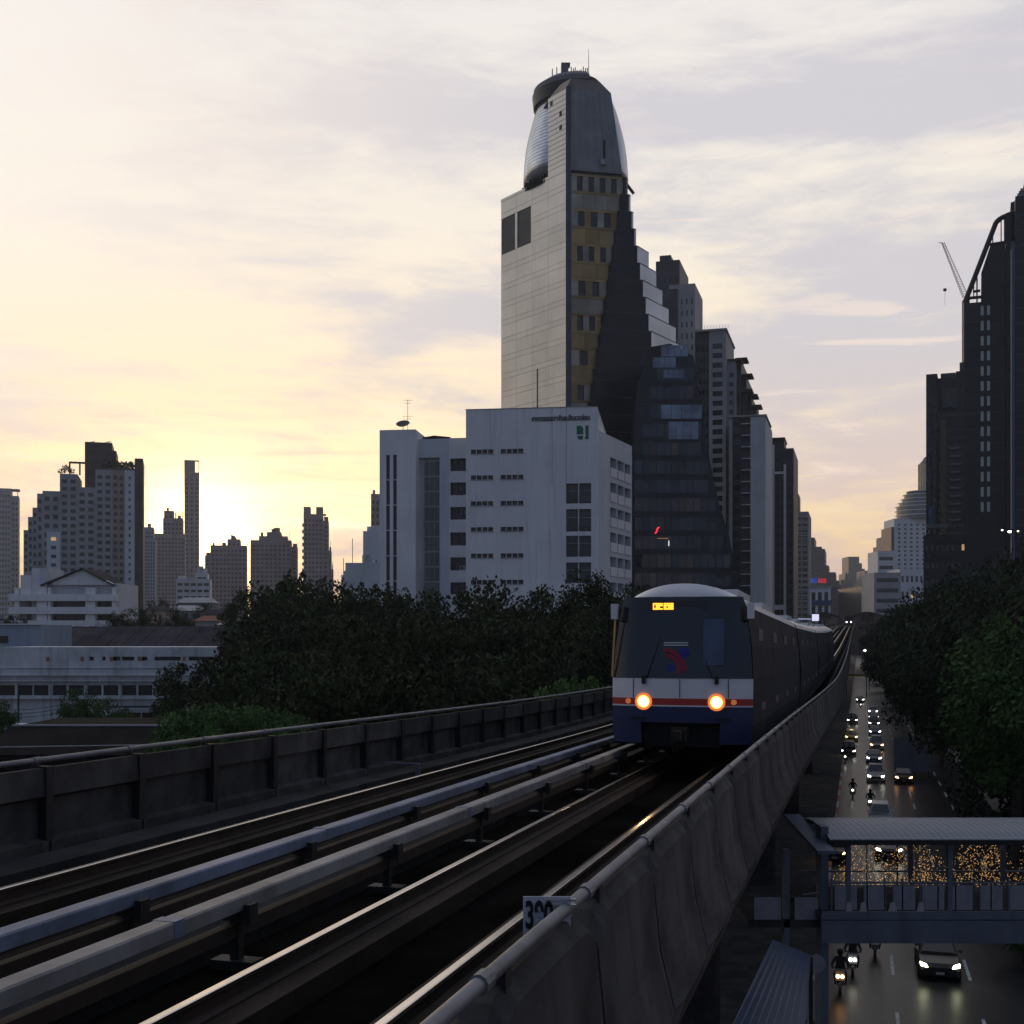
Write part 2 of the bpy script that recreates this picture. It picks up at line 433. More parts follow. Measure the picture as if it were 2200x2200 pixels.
# ------------------------------------------------------------------ parapet walls
PL = 2.1
def panel_r(seed):
    rn = random.Random(seed); L = PL-.055; g = G()
    # cross-sections along the panel; (x outward, z); top corners rounded
    sec = lambda top, k: [(-.11, -1.05), (-.11, top), (.03, top), (.10, top-.10), (.15+.03*k, .1), (.26+.05*k, -.35), (.20, -.62), (-.02, -1.12)]
    ys = [(0, .70, 0), (.10, .80, .3), (.28, .86, .6), (L*.5, .87, 1.), (L-.28, .86, .6), (L-.10, .80, .3), (L, .70, 0)]
    rows = [[(x, y, zz) for x, zz in sec(tp, k)] for y, tp, k in ys]
    n = len(rows[0]); i = 0
    for r_ in rows: g.v += r_
    for a in range(len(rows)-1):
        for j in range(n):
            e = (j+1) % n; g.f.append((a*n+j, a*n+e, (a+1)*n+e, (a+1)*n+j)); g.m.append(0)
    g.f.append(tuple(range(n-1, -1, -1))); g.m.append(0); g.f.append(tuple((len(rows)-1)*n+j for j in range(n))); g.m.append(0)
    return g.mesh('panel', M_par)
def panel_l(kind):
    L = PL-.06; g = G(); inn = .02*kind
    # x inward (+) toward the tracks
    prof = [(-.14, -.36), (-.14, .84), (.0, .88), (.10, .88), (.10+inn, .52), (.02, .50-.02*kind), (.02, -.02), (.17, -.06), (.17, -.36)]
    return g.xz(prof, 0, L).mesh('panel', M_par)
coup = G().tube((0, -.06, 0), (0, .06, 0), .049, n=10).mesh('pipe_coupling', M_steel)
post = G().box(-.035, .035, -.05, .05, -.16, 0).mesh('pipe_bracket', M_black)
pr = thing('parapet_wall', 'right concrete parapet wall of curved panels with a pipe rail, beside the road', 'parapet', V(0, -1.72, -.36), 0, 'parapet walls of the viaduct')
pl = thing('parapet_wall', 'left concrete parapet wall with ledged panels and a pipe rail, before the trees', 'parapet', V(0, -10.2, -.36), 0, 'parapet walls of the viaduct')
pms = [panel_r(k) for k in range(2)]; plm = [panel_l(0), panel_l(1.6)]
offr = Vector(pr.location); offl = Vector(pl.location)
for k in range(74):
    s0 = -1.2+k*PL
    put('panel', pms[0], pr, V(s0, -1.62+bulge(s0))-offr, (pitch(s0, PL), 0, -TH+math.atan2(bulge(s0)-bulge(s0+PL), PL)))
    if k < 30:
        put('pipe_coupling', coup, pr, V(s0, -1.60+bulge(s0), .93)-offr, (pitch(s0), 0, -TH))
        put('pipe_bracket', post, pr, V(s0+.3, -1.60+bulge(s0), .93)-offr, (pitch(s0), 0, -TH))
jp = G().box(-.05, .15, -.09, .05, -.36, .90).mesh('joint_post', M_black)
for k in range(72):
    s0 = 5.0+k*PL
    if k < 40: put('joint_post', jp, pl, V(s0, -10.2)-offl, (pitch(s0, PL), 0, -TH))
    put('panel', plm[(k*7 % 5) % 2], pl, V(s0, -10.2)-offl, (pitch(s0, PL), 0, -TH))
    if k < 26:
        put('pipe_coupling', coup, pl, V(s0-.03, -10.25, .97)-offl, (pitch(s0), 0, -TH))
        put('pipe_bracket', post, pl, V(s0-.03, -10.25, .97)-offl, (pitch(s0), 0, -TH))
def pipe(parent, off, t_, zc, dt, b=330):
    g = G(); prof = [(t_+.038*math.cos(a), zc+.038*math.sin(a)) for a in [-2*math.pi*i/10 for i in range(10)]]
    sweep(g, prof, -4, b, 0, dt)
    me = g.mesh('pipe_rail', M_steel, True)
    for v in me.vertices: v.co -= off
    put('pipe_rail', me, parent)
pipe(pr, offr, -1.60, .93, bulge); pipe(pl, offl, -10.25, .97, None)
# beyond the panels that can be told apart the wall runs on
for parent, off, prof, dt in ((pr, offr, [(-1.73, -1.0), (-1.73, .87), (-1.58, .87), (-1.4, -.3), (-1.6, -1.0)], bulge), (pl, offl, rect(-10.34, -10.1, -.36, .88), None)):
    g = G(); sweep(g, prof, 154.5, 560, 0, dt); me = g.mesh('far_panel', M_concd)
    for v in me.vertices: v.co -= off
    struct(put('far_panel', me, parent), 'stuff')
# trackside bits
t = thing('track_gauge_bar', 'thin grey metal bar on a small post beside the leftmost rail', 'track fitting', V(24.2, -9.1, -.36))
G().box(-.9, .1, -.015, .015, .40, .43).build('bar', M_steel, t, rot=(0, 0, -TH)); G().box(.03, .12, -.05, .05, 0, .42).build('post', M_steel, t, rot=(0, 0, -TH))
# number plate on the right pipe rail
t = thing('number_plate', 'grey plate with black numbers 390 clamped to the right pipe rail', 'sign', (.063, 6.86, 13.52))
G().box(0, .27, -.005, .005, -.29, 0).build('plate', mat('sign_plate', (.42, .45, .50), .5, .1, 3), t)
me = text_mesh('number', '390', .215, .002, bold=.006); me.materials.clear(); me.materials.append(M_black)
o = put('number', me, t, (.010, -.010, -.175), (R(90), 0, 0)); o.scale = (.50, 1.0, 1)
for q in (-.02, -.05): G().box(.13, .30, -.012, .012, q-.006, q+.006).build('clamp', mat('bright_clamp', (.6, .6, .6), .3, 0, metal=1), t)

# ================================================================== train
M_tw = mat('train_white', (.66, .66, .68), .38, .06, .8, coat=.3)
M_tb = mat('train_blue', (.022, .034, .10), .4, .1, .8, coat=.3)
M_tr = mat('train_red', (.42, .035, .025), .4, .1, .8, coat=.3)
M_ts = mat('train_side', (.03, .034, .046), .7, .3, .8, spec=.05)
M_tk = mat('train_underframe', (.02, .02, .02), .8, .3, 1)
M_scr = mat('windscreen', (.010, .011, .014), .10, 0, spec=.7)
M_head = emit('train_headlight', (1, .72, .36), 60)
M_led = emit('led_display', (1, .42, .03), 2.6, False)
def hw(z_):        # half width of the car body at height z above the rail
    pts = [(.3, 1.46), (.9, 1.515), (1.9, 1.52), (2.6, 1.48), (3.45, 1.37), (3.6, 1.30)]
    for (a, p), (b, q) in zip(pts, pts[1:]):
        if z_ <= b: return p+(q-p)*(z_-a)/(b-a)
    return 1.30
def nose(x, z_): return .34*(x/1.56)**2*abs(x/1.56)+.16*max(0, z_-1.8)+.05*max(0, 1.2-z_)
def roofz(x): return 3.98-.40*(abs(x)/1.30)**2.2
def patch(g, z0, z1, x0f=-1., x1f=1., nx=14, nz=4, m=0, out=0.):
    i = len(g.v)
    for b in range(nz+1):
        zz = z0+(z1-z0)*b/nz; w = hw(zz)
        for a in range(nx+1):
            x = w*(x0f+(x1f-x0f)*a/nx); g.v.append((x, nose(x, zz)-out, zz))
    for b in range(nz):
        for a in range(nx):
            q = i+b*(nx+1)+a; g.f.append((q, q+1, q+nx+2, q+nx+1)); g.m.append(m)
train = thing('metro_train', 'oncoming white metro train with red stripe, blue skirt and lit headlights', 'train', V(25.8, -3.68))
tl = Vector(train.location); CL = 21.3
door_me = G().box(-.012, .012, 0, 1.3, 0, 1.9).mesh('door', mat('train_door', (.07, .075, .10), .4, .1, 1))
win_me = G().box(-.01, .01, 0, 1.7, 0, .85).mesh('window', M_glassd)
for ci in range(4):
    s0 = 25.8+ci*(CL+.7)
    car_o = Vector(V(s0, -3.68))-tl
    rot = (math.atan2(V(s0+CL, -3.68).z-V(s0, -3.68).z, CL), 0, -TH)
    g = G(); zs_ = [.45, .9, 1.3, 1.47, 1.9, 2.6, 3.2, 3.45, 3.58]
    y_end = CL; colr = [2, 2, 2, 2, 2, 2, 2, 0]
    # sides
    for sg in (-1, 1):
        i = len(g.v)
        for zz in zs_:
            w = hw(zz)*sg
            y0 = nose(w, zz) if ci == 0 else 0.
            g.v += [(w, y0, zz), (w, y_end*.5, zz), (w, y_end, zz)]
        for b in range(len(zs_)-1):
            for a in range(2):
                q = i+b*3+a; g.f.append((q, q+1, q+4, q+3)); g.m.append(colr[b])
    # roof, rounded down to the cab
    i = len(g.v); nx = 12
    ysr = ([.55, .9, 1.6] if ci == 0 else [0]) + [y_end]
    for q, yy in enumerate(ysr):
        for a in range(nx+1):
            x = -1.32+2.64*a/nx
            zz = roofz(x) - ((.02) if (ci == 0 and q == 0) else 0)
            y2 = yy+(nose(x, 3.6) if (ci == 0 and q < 2) else 0)-(.28 if ci == 0 and q == 0 else 0)
            g.v.append((x, y2, max(zz, 3.575)))
    for b in range(len(ysr)-1):
        for a in range(nx):
            q = i+b*(nx+1)+a; g.f.append((q, q+1, q+nx+2, q+nx+1)); g.m.append(0)
    # floor and rear end
    g.face([(-1.5, .4, .45), (1.5, .4, .45), (1.5, y_end, .45), (-1.5, y_end, .45)], 4)
    g.face([(-hw(.45), y_end, .45), (hw(.45), y_end, .45), (1.56, y_end, 1.9), (1.30, y_end, 3.58), (0, y_end, 3.98), (-1.30, y_end, 3.58), (-1.56, y_end, 1.9)], 4)
    if ci: g.face([(-hw(.45), 0, .45), (hw(.45), 0, .45), (1.56, 0, 1.9), (1.30, 0, 3.58), (0, 0, 3.98), (-1.30, 0, 3.58), (-1.56, 0, 1.9)], 4)
    car = g.build('car_body', [M_tw, M_tb, M_ts, M_tr, M_tk], train, car_o, rot)
    car['label'] = ['leading car with cab', 'second car', 'third car', 'last car'][ci]
    # doors and windows down both sides
    for sg in (-1, 1):
        for q in range(4):
            yy = 2.6+q*4.95
            put('door', door_me, car, (sg*1.512, yy, 1.12), (0, -sg*R(2.2), 0))
            if q < 3 or True: put('window', win_me, car, (sg*1.492, yy+2.2, 2.05), (0, -sg*R(4.5), 0))
    gq = G()
    for yb in (3.2, 17.2):
        for sx in (-.72, .72):
            for dy in (0, 2.0): gq.tube((sx-.06, yb+dy, .42), (sx+.06, yb+dy, .42), .42, n=14)
        gq.box(-.95, -.80, yb-.5, yb+2.5, .25, .6); gq.box(.80, .95, yb-.5, yb+2.5, .25, .6)
    gq.box(-1.25, 1.25, 7, 15, .22, .5)
    gq.build('bogie_set', M_tk, car)
    G().box(-.75, .75, 5, 8.5, 3.9, 4.06).build('air_conditioner', M_tw, car); G().box(-.75, .75, 13, 16.5, 3.9, 4.06).build('air_conditioner', M_tw, car)
    if ci < 3: G().box(-1.2, 1.2, CL, CL+.7, .6, 3.6).build('gangway', M_tk, car)
    if ci == 0:
        g = G(); patch(g, 1.90, 3.66, -.99, .99, 16, 8, 0, .012); g.build('windscreen', M_scr, car, smooth=True)
        g = G(); patch(g, 1.47, 1.90, nx=16, nz=2); g.build('white_band', M_tw, car, smooth=True)
        g = G(); patch(g, 1.325, 1.47, nx=16, nz=1, out=.004); g.build('red_stripe', M_tr, car, smooth=True)
        g = G(); patch(g, 1.295, 1.325, nx=16, nz=1, out=.006); g.build('white_line', M_tw, car, smooth=True)
        g = G(); patch(g, .95, 1.295, nx=16, nz=2); g.build('blue_apron', M_tb, car, smooth=True)
        for sg in (-1, 1):
            g = G(); patch(g, .50, .95, *((-1., -.56) if sg < 0 else (.56, 1.)), nx=5, nz=2); g.build('blue_corner_skirt', M_tb, car)
        G().box(-.84, .84, .35, .6, .42, .95).build('buffer_beam', M_tk, car)
        G().box(-.16, .16, -.25, .4, .55, .85).box(-.09, .09, -.5, -.2, .6, .8).build('coupler', M_tk, car)
        for x in (-1.02, 0, 1.02): G().box(x-.006, x+.006, nose(x, 1.7)-.012, nose(x, 1.7), 1.48, 1.89).build('panel_seam', M_tk, car)
        for x in (-.9, .9): G().box(x-.16, x+.16, nose(x, 1.1)-.05, nose(x, 1.1), 1.02, 1.06).build('step', M_tk, car)
        # curved white brow under the roof edge
        g = G(); i = 0
        for b in range(5):
            u = b/4
            for a in range(17):
                x = -1.33+2.66*a/16; zt = max(roofz(x)-.02, 3.575); zb = 3.56+.10*(1-(x/1.33)**2)
                g.v.append((x, nose(x, 3.6)+.27*u**1.6-.004, zb+(zt-zb)*u))
        for b in range(4):
            for a in range(16):
                q = b*17+a; g.f.append((q, q+1, q+18, q+17)); g.m.append(0)
        g.build('roof_brow', M_tw, car, smooth=True)
        # black side pillar edges of the cab window and mirrors
        for sg in (-1, 1):
            g = G().box(-.07, .07, -.05, .12, 0, .33); g.build('side_mirror', M_tw, car, (sg*1.47, .25, 3.18))
        G().box(-.02, .02, -.03, .02, 0, 1.25).build('sunset_edge_strip', mat('sunset_edge_gold', (.55, .38, .18), .3, .1, 2, metal=.8), car, (-1.52, .28, 1.92), (0, R(3), 0))  # gold strip paints the sunset reflection on the cab's side edge
        # headlights in dark housings
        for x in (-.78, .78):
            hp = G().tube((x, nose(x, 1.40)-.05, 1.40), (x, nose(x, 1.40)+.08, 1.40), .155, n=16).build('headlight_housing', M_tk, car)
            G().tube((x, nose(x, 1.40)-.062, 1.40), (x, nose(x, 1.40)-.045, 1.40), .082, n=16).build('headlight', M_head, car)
            G().tube((x, nose(x, 1.40)-.055, 1.40), (x, nose(x, 1.40)-.046, 1.40), .13, n=18).build('headlight_glow_inner', emit('headlight_glow_inner', (1, .40, .10), 4.0, False), car)  # glowing ring added to paint the warm halo round the headlight
            G().tube((x, nose(x, 1.40)-.052, 1.40), (x, nose(x, 1.40)-.047, 1.40), .185, n=20).build('headlight_glow_outer', emit('headlight_glow_outer', (1, .26, .05), .7, False), car)  # wider, dimmer ring of the same painted halo
            q = x*1.45
            G().tube((q, nose(q, 1.4)-.03, 1.40), (q, nose(q, 1.4)+.02, 1.40), .06, n=10).build('marker_light', emit('marker_light', (1, .30, .08), .25, False), car)
            G().box(x-.04, x+.04, nose(x, 1.85)-.07, nose(x, 1.85), 1.78, 1.95).build('wiper_motor', M_tk, car)
        for x, a in ((-.72, 18), (.70, -24)):
            G().box(-.012, .012, -.02, .0, 0, 1.0).build('wiper', M_tk, car, (x, nose(x, 1.95)-.03, 1.90), (R(-9), R(a), 0))
        # destination display, glowing dots in two word blocks
        g = G(); rn = random.Random(3)
        for x0, x1, cut in ((-.62, -.40, 0), (-.385, -.17, .06)):
            nxx = 7
            for a in range(nxx):
                for b in range(4):
                    if rn.random() < .12: continue
                    xa = x0+(x1-x0)*a/nxx; zz = 3.38+.037*b; yy = nose(.62, 3.45)-.045
                    g.box(xa, xa+(x1-x0)/nxx*.86, yy-.004, yy, zz, zz+.031)
        struct(g.build('destination_display', M_led, car), 'stuff')
        g = G().box(-.72, .55, nose(.62, 3.45)-.035, nose(.62, 3.45)+.02, 3.33, 3.57); g.build('display_panel', mat('display_panel', (.035, .04, .05), .3, 0), car)
        # emblem and a painted reflection in front of the glass
        def arc(cx_, cz, r0, r1, a0, a1, m, nm, yy=-.005):
            g = G(); n = 10
            for k in range(n+1):
                a = R(a0+(a1-a0)*k/n)
                for r_ in (r0, r1): g.v.append((cx_+r_*math.cos(a), nose(cx_, cz)+yy, cz+r_*math.sin(a)))
            for k in range(n): g.f.append((2*k, 2*k+1, 2*k+3, 2*k+2)); g.m.append(0)
            me = g.mesh(nm, m); o = put(nm, me, car)
            sol = o.modifiers.new('thick', 'SOLIDIFY'); sol.thickness = .006
        M_er = mat('emblem_red', (.34, .02, .05), .4, 0); M_eb = mat('emblem_blue', (.02, .04, .26), .4, 0)
        arc(-.35, 2.05, .42, .50, 2, 88, M_er, 'emblem_arc', -.03); arc(-.35, 2.05, .31, .39, -8, 80, M_er, 'emblem_arc', -.03)
        arc(.07, 2.44, .01, .13, 0, 359, M_eb, 'emblem_disc', -.034); arc(-.20, 2.13, .01, .09, 0, 359, M_eb, 'emblem_disc', -.032)
        for q in (0, .05): G().box(-.36, .16, 0, .005, 0, .022).build('emblem_bar', M_tw, car, (0, nose(0, 2.62)-.03, 2.60+q))
        G().box(.48, .92, 0, .004, 2.15, 3.15).build('cab_reflection', mat('cab_reflection', (.06, .09, .15), .5, .2, 2), car, (0, nose(.7, 2.6)-.042, 0), (R(-9), 0, 0)).location = (0, nose(.7, 2.6)-.44+.0, .06)  # pale bluish patch paints a reflection onto the opaque windscreen
# ================================================================== buildings
PANES = {}
def pane_mesh(w, h, m):
    k = (round(w, 2), round(h, 2), m.name)
    if k not in PANES: PANES[k] = G().box(0, w, 0, .05, 0, h).mesh('window', m)
    return PANES[k]
def facade(parent, org, ux, W, H, xs, zs_, wall, pane=None, depth=.25, lit=0., name='window', wallname='wall', skip=None, sill=None, seed=1, litm=None, joined=False):
    """a wall sheet W x H with recessed openings at every xs x zs_; every pane is a part of its own"""
    pane = pane or M_glass; rn = random.Random(seed)
    ux = Vector((ux[0], ux[1], 0)).normalized(); n = Vector((ux.y, -ux.x, 0)); org = Vector(org)
    def at(x, z_, d_=0.): return org+ux*x+Vector((0, 0, z_))-n*d_
    g = G()
    xe = sorted({0., W, *[q for a in xs for q in a]}); ze = sorted({0., H, *[q for a in zs_ for q in a]})
    hx = {round(a, 4) for a, b in xs}; hz = {round(a, 4) for a, b in zs_}
    panes = G()
    for zi in range(len(ze)-1):
        run = None
        for xi in range(len(xe)-1):
            xa, xb, za, zb = xe[xi], xe[xi+1], ze[zi], ze[zi+1]
            hole = round(xa, 4) in hx and round(za, 4) in hz and not (skip and skip(xi, zi))
            if not hole:
                if run is None: run = xa
                if xi == len(xe)-2: g.face([at(run, za), at(xb, za), at(xb, zb), at(run, zb)])
                continue
            if run is not None: g.face([at(run, za), at(xa, za), at(xa, zb), at(run, zb)]); run = None
            for q in (((xa, za), (xb, za)), ((xb, za), (xb, zb)), ((xb, zb), (xa, zb)), ((xa, zb), (xa, za))):
                g.face([at(*q[0]), at(*q[0], depth+.06), at(*q[1], depth+.06), at(*q[1])])
            pm = pane
            if lit and rn.random() < lit: pm = litm or M_lit
            if joined:
                o_ = at(xa, za, depth); i = len(panes.v)
                panes.v += [tuple(at(xa, za, depth)), tuple(at(xb, za, depth)), tuple(at(xb, zb, depth)), tuple(at(xa, zb, depth))]
                panes.f.append((i, i+1, i+2, i+3)); panes.m.append(1 if pm is not pane else 0)
            else:
                put(name, pane_mesh(xb-xa, zb-za, pm), parent, at(xa, za, depth), (0, 0, math.atan2(ux.y, ux.x)))
    for q in ((0, 0, W, 0), (W, 0, W, H), (W, H, 0, H), (0, H, 0, 0)):
        g.face([at(q[0], q[1]), at(q[0], q[1], depth+.12), at(q[2], q[3], depth+.12), at(q[2], q[3])])
    g.build(wallname, wall, parent)
    if joined: struct(panes.build('window', [pane, litm or M_lit], parent), 'stuff')
def spans(a, b, n, frac, off=0.):
    p = (b-a)/n; w = p*frac
    return [(a+p*k+(p-w)/2+off, a+p*k+(p-w)/2+off+w) for k in range(n)]
class Bld:
    """local x to the right along the front, y away from the viewer, z up; origin at the front left foot"""
    def __init__(s, name, label, x0, Y, rot=0., cat='building', group=None):
        p = P(x0, HZ, Y); s.x0 = x0; s.Y = Y; s.k = Y/F; s.rot = R(rot)
        s.o = thing(name, label, cat, (p.x, p.y, 0), R(rot), group); s.i = 0
    def X(s, px):           # photo column -> local x on the front plane
        u = (px-CX)/F; a = math.cos(s.rot); b = math.sin(s.rot); X0 = (s.x0-CX)/F*s.Y
        return (u*s.Y-X0)/(a-u*b)
    def Z(s, py, lx=0.): return CAMZ-(py-HZ)/F*(s.Y+lx*math.sin(s.rot))
    def box(s, name, x0, x1, y0, y1, z0, z1, m): return G().box(x0, x1, y0, y1, z0, z1).build(name, m, s.o)
    def block(s, px0, px1, pyt, depth, wall, cols=0, rows=0, fx=.5, fz=.5, y0=0., z0=0., pane=None, lit=0., side=None, sidecols=0, dep=.25, zmin=None, joined=False, top=.03, margin=.02, sidejoin=None, roof=None, seed=1):
        xa, xb = s.X(px0), s.X(px1); z1 = s.Z(pyt); W = xb-xa; H = z1-z0
        s.i += 1
        back = dep+.12 if cols else 0.
        sx = back if side and sidecols else 0
        lx0 = xa+(sx if side == 'left' else 0); lx1 = xb-(sx if side == 'right' else 0)
        g = G().box(lx0, lx1, y0+back, y0+depth, z0, z1); g.build('body', roof or wall, s.o)
        zlo = (zmin if zmin is not None else z0)-z0
        rr = []
        if cols or sidecols:
            fh = (H*(1-top)-zlo)/max(rows, 1)
            rr = [(zlo+fh*k+fh*(1-fz)*.55, zlo+fh*k+fh*(1-fz)*.55+fh*fz) for k in range(rows)]
        if cols: facade(s.o, (xa, y0, z0), (1, 0), W, H, spans(W*margin, W*(1-margin), cols, fx), rr, wall, pane, dep, lit, seed=s.i+seed*17, joined=joined)
        if side and sidecols:
            D = depth-0.
            jj = joined if sidejoin is None else sidejoin
            if side == 'right': facade(s.o, (xb, y0, z0), (0, 1), D, H, spans(0, D, sidecols, fx), rr, wall, pane, dep, lit, seed=s.i+50, joined=jj)
            else: facade(s.o, (xa, y0+D, z0), (0, -1), D, H, spans(0, D, sidecols, fx), rr, wall, pane, dep, lit, seed=s.i+50, joined=jj)
        return xa, xb, z1

# ------------------------------------------------------------------ white office building in the centre
W = Bld('office_building', 'white office building with green square logo and dark strip windows behind park trees', 1001, 178, -7.7)
x0, x1 = W.X(1001), W.X(1286); zt = W.Z(881)
def wz(py): return W.Z(py, x1*.5)
rowsz = [(wz(y)-.30, wz(y)+.32) for y in (1250, 1193, 1136, 1080, 1024, 968)]
colsx = []
for a, b in ((1011, 1060), (1075, 1125)):
    xa, xb = W.X(a), W.X(b); p = (xb-xa)/4
    colsx += [(xa+p*k+.04, xa+p*(k+1)-.04) for k in range(4)]
bigx = (W.X(1216), W.X(1270)); xs_big = [(bigx[0], (bigx[0]+bigx[1])/2-.06), ((bigx[0]+bigx[1])/2+.06, bigx[1])]
xm = W.X(1180)
facade(W.o, (0, 0, 0), (1, 0), xm, zt-0, colsx, rowsz, M_white, M_glassd, .3)
bz = [(wz(b), wz(a)) for a, b in ((1209, 1253), (1152, 1197), (1095, 1143), (1040, 1083))]
facade(W.o, (xm+.02, 0, 0), (1, 0), bigx[1]+.9-xm, zt, [(a-xm-.02, b-xm-.02) for a, b in xs_big], bz, M_white, M_glass, .8)
for a, b in bz:
    for q in range(3): W.box('balcony_rail', bigx[0], bigx[1], -.04, .02, a+.35+q*.28, a+.41+q*.28, M_steel)
    W.box('transom', bigx[0], bigx[1], .55, .75, a+(b-a)*.62, a+(b-a)*.62+.1, M_offw)
W.box('body', 0, bigx[1]+.9, 1.1, 22, 0, zt-.02, M_white)
# chamfered right corner piece, set back a touch
xc = bigx[1]+.9; xe_ = W.X(1286)
G().prism([(xc, .02), (xe_-.25, .02), (xe_, .4), (xe_, 22), (xc, 22)], 0, zt-1.1).build('corner_wall', M_white, W.o)
G().xz([(xc, zt-1.1), (xe_, zt-1.1), (xe_-.35, zt-.75), (xe_-1.0, zt-.02), (xc, zt-.02)], .02, 22).build('corner_wall', M_white, W.o)
W.box('parapet_cap', -.05, xe_-1.0, -.06, .35, zt, zt+.12, M_offw)
for q in (1185.5, 1216): W.box('wall_joint', W.X(q), W.X(q)+.07, -.004, .03, wz(1040), zt, M_grey)
# writing and emblem
me = text_mesh('lettering', 'อาคารธรรมชาติและสิ่งแวดล้อม', 1.0, .04, bold=.022); me.materials.clear(); me.materials.append(M_black)
ox = [v.co.x for v in me.vertices]; wid = max(ox)-min(ox); o = put('lettering', me, W.o, (W.X(1142), -.08, wz(905)), (R(90), 0, 0))
sc_ = (W.X(1267)-W.X(1142))/wid; o.scale = (sc_, sc_*1.45, 1)
M_green = mat('logo_green', (.02, .16, .085), .5, .1, 1)
lx0_, lx1_, lz0_, lz1_ = W.X(1239), W.X(1264.5), wz(946), wz(917); lw = lx1_-lx0_; lh = lz1_-lz0_
G().xz([(lx0_, lz0_+lh*.36), (lx0_+lw*.55, lz0_+lh*.36), (lx0_+lw*.55, lz1_-lh*.22), (lx0_+lw*.40, lz1_-lh*.0), (lx0_, lz1_)], -.07, -.005).build('logo_square', M_green, W.o)
G().xz([(lx0_+lw*.14, lz0_), (lx0_+lw*.52, lz0_), (lx0_+lw*.52, lz0_+lh*.24), (lx0_+lw*.02, lz0_+lh*.24)], -.07, -.005).build('logo_bar', M_green, W.o)
G().xz([(lx0_+lw*.72, lz0_), (lx1_, lz0_), (lx1_, lz1_), (lx0_+lw*.74, lz1_), (lx0_+lw*.74, lz0_+lh*.34), (lx0_+lw*.80, lz0_+lh*.24), (lx0_+lw*.70, lz0_+lh*.14)], -.07, -.005).build('logo_bar', M_green, W.o)
for a, b in rowsz:
    for q0_, q1_ in ((1010, 1061), (1074, 1126)): W.box('sill', W.X(q0_), W.X(q1_), -.10, .0, a-.10, a-.02, M_offw)
# recessed middle and left wing
yl = 3.0
xa, xb = W.X(890)-.2, 0.
zm = wz(930)
wl = [(wz(b), wz(a)) for a, b in ((1248, 1275), (1193, 1222), (1138, 1167), (1082, 1110), (1028, 1056), (975, 1003))]
x9 = W.X(957); 
facade(W.o, (x9, yl, 0), (1, 0), 0-x9, zm, [(.15, 0-x9-.02)], wl, M_white, M_glassd, .9)
W.box('body', x9, 0, yl+1.1, 20, 0, zm-.02, M_white)
for k, (a, b) in enumerate(wl):
    for q in range(3): W.box('mullion', x9+.15+(0-x9)*q*.30, x9+.21+(0-x9)*q*.30, yl+.5, yl+.6, a, b, M_grey)
t = thing('condenser_unit', 'small white air conditioner box in a dark window bay of the office building', 'air conditioner', W.o.location+Matrix.Rotation(W.rot, 3, 'Z') @ Vector((W.X(979), yl+.1, wl[1][0])), W.rot)
G().box(0, .9, 0, .4, 0, .7).build('casing', M_offw, t); G().tube((.35, -.01, .35), (.35, .02, .35), .26, n=14).build('fan_grille', M_dark, t)
# glazed stair bay
xg0, xg1 = W.X(900), W.X(936); M_glz = glass('stair_glass', (.10, .13, .13), .15)
facade(W.o, (xg0, yl+.6, 0), (1, 0), xg1-xg0, wz(975), spans(.1, xg1-xg0-.1, 3, .9), spans(14, wz(975)-.3, 12, .9), M_offw, M_glz, .12)
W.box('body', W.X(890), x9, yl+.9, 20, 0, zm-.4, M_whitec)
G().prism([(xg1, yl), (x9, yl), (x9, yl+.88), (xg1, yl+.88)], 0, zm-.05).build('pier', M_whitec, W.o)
W.box('lintel', W.X(890), xg1, yl+.05, yl+.88, wz(972), zm-.05, M_whitec)
x8, x89 = W.X(812), W.X(890); zl = wz(914)
facade(W.o, (x8, 1.0, 0), (1, 0), x89-x8, zl, [(W.X(826)-x8, W.X(834)-x8), (W.X(841)-x8, W.X(849)-x8)], spans(8, wz(968), 9, .97), M_white, M_glassd, .5)
W.box('body', x8, x89, 1.7, 22, 0, zl-.02, M_white)
W.box('roof_block', W.X(868), W.X(905), 8, 18, zl-.02, zl-.02+.02, M_white)
G().xz([(W.X(872), zm), (W.X(965), zm), (W.X(950), wz(920)), (W.X(915), wz(916)), (W.X(880), wz(921))], 6, 16).build('roof_hip', M_roofd, W.o)
# right wing, turned further along the street
p = W.o.matrix_basis if False else None
rw_o = Matrix.Translation(W.o.location) @ Matrix.Rotation(W.rot, 4, 'Z') @ Vector((xe_, .6, 0))
w2 = math.radians(90-23)+0   # direction of the wing in world: 23 deg right of straight ahead
loc_dir = Matrix.Rotation(-W.rot, 3, 'Z') @ Vector((math.sin(R(23)), math.cos(R(23)), 0))
LW = 16.0
hz_ = CAMZ-(925-HZ)/F*176
fz_ = [(CAMZ-(b-HZ)/F*180, CAMZ-(a-HZ)/F*180) for a, b in ((1250, 1272), (1195, 1217), (1142, 1164), (1088, 1110), (1034, 1056), (980, 1002))]
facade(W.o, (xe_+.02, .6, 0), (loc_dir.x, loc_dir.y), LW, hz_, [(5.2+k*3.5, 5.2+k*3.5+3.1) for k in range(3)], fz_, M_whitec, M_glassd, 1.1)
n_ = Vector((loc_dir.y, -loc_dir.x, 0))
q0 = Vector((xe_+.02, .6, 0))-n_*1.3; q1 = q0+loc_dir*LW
G().prism([(q0.x, q0.y), (q1.x, q1.y), (q1.x-14, q1.y), (q0.x-12, q0.y+2)], 0, hz_-.02).build('body', M_whitec, W.o)
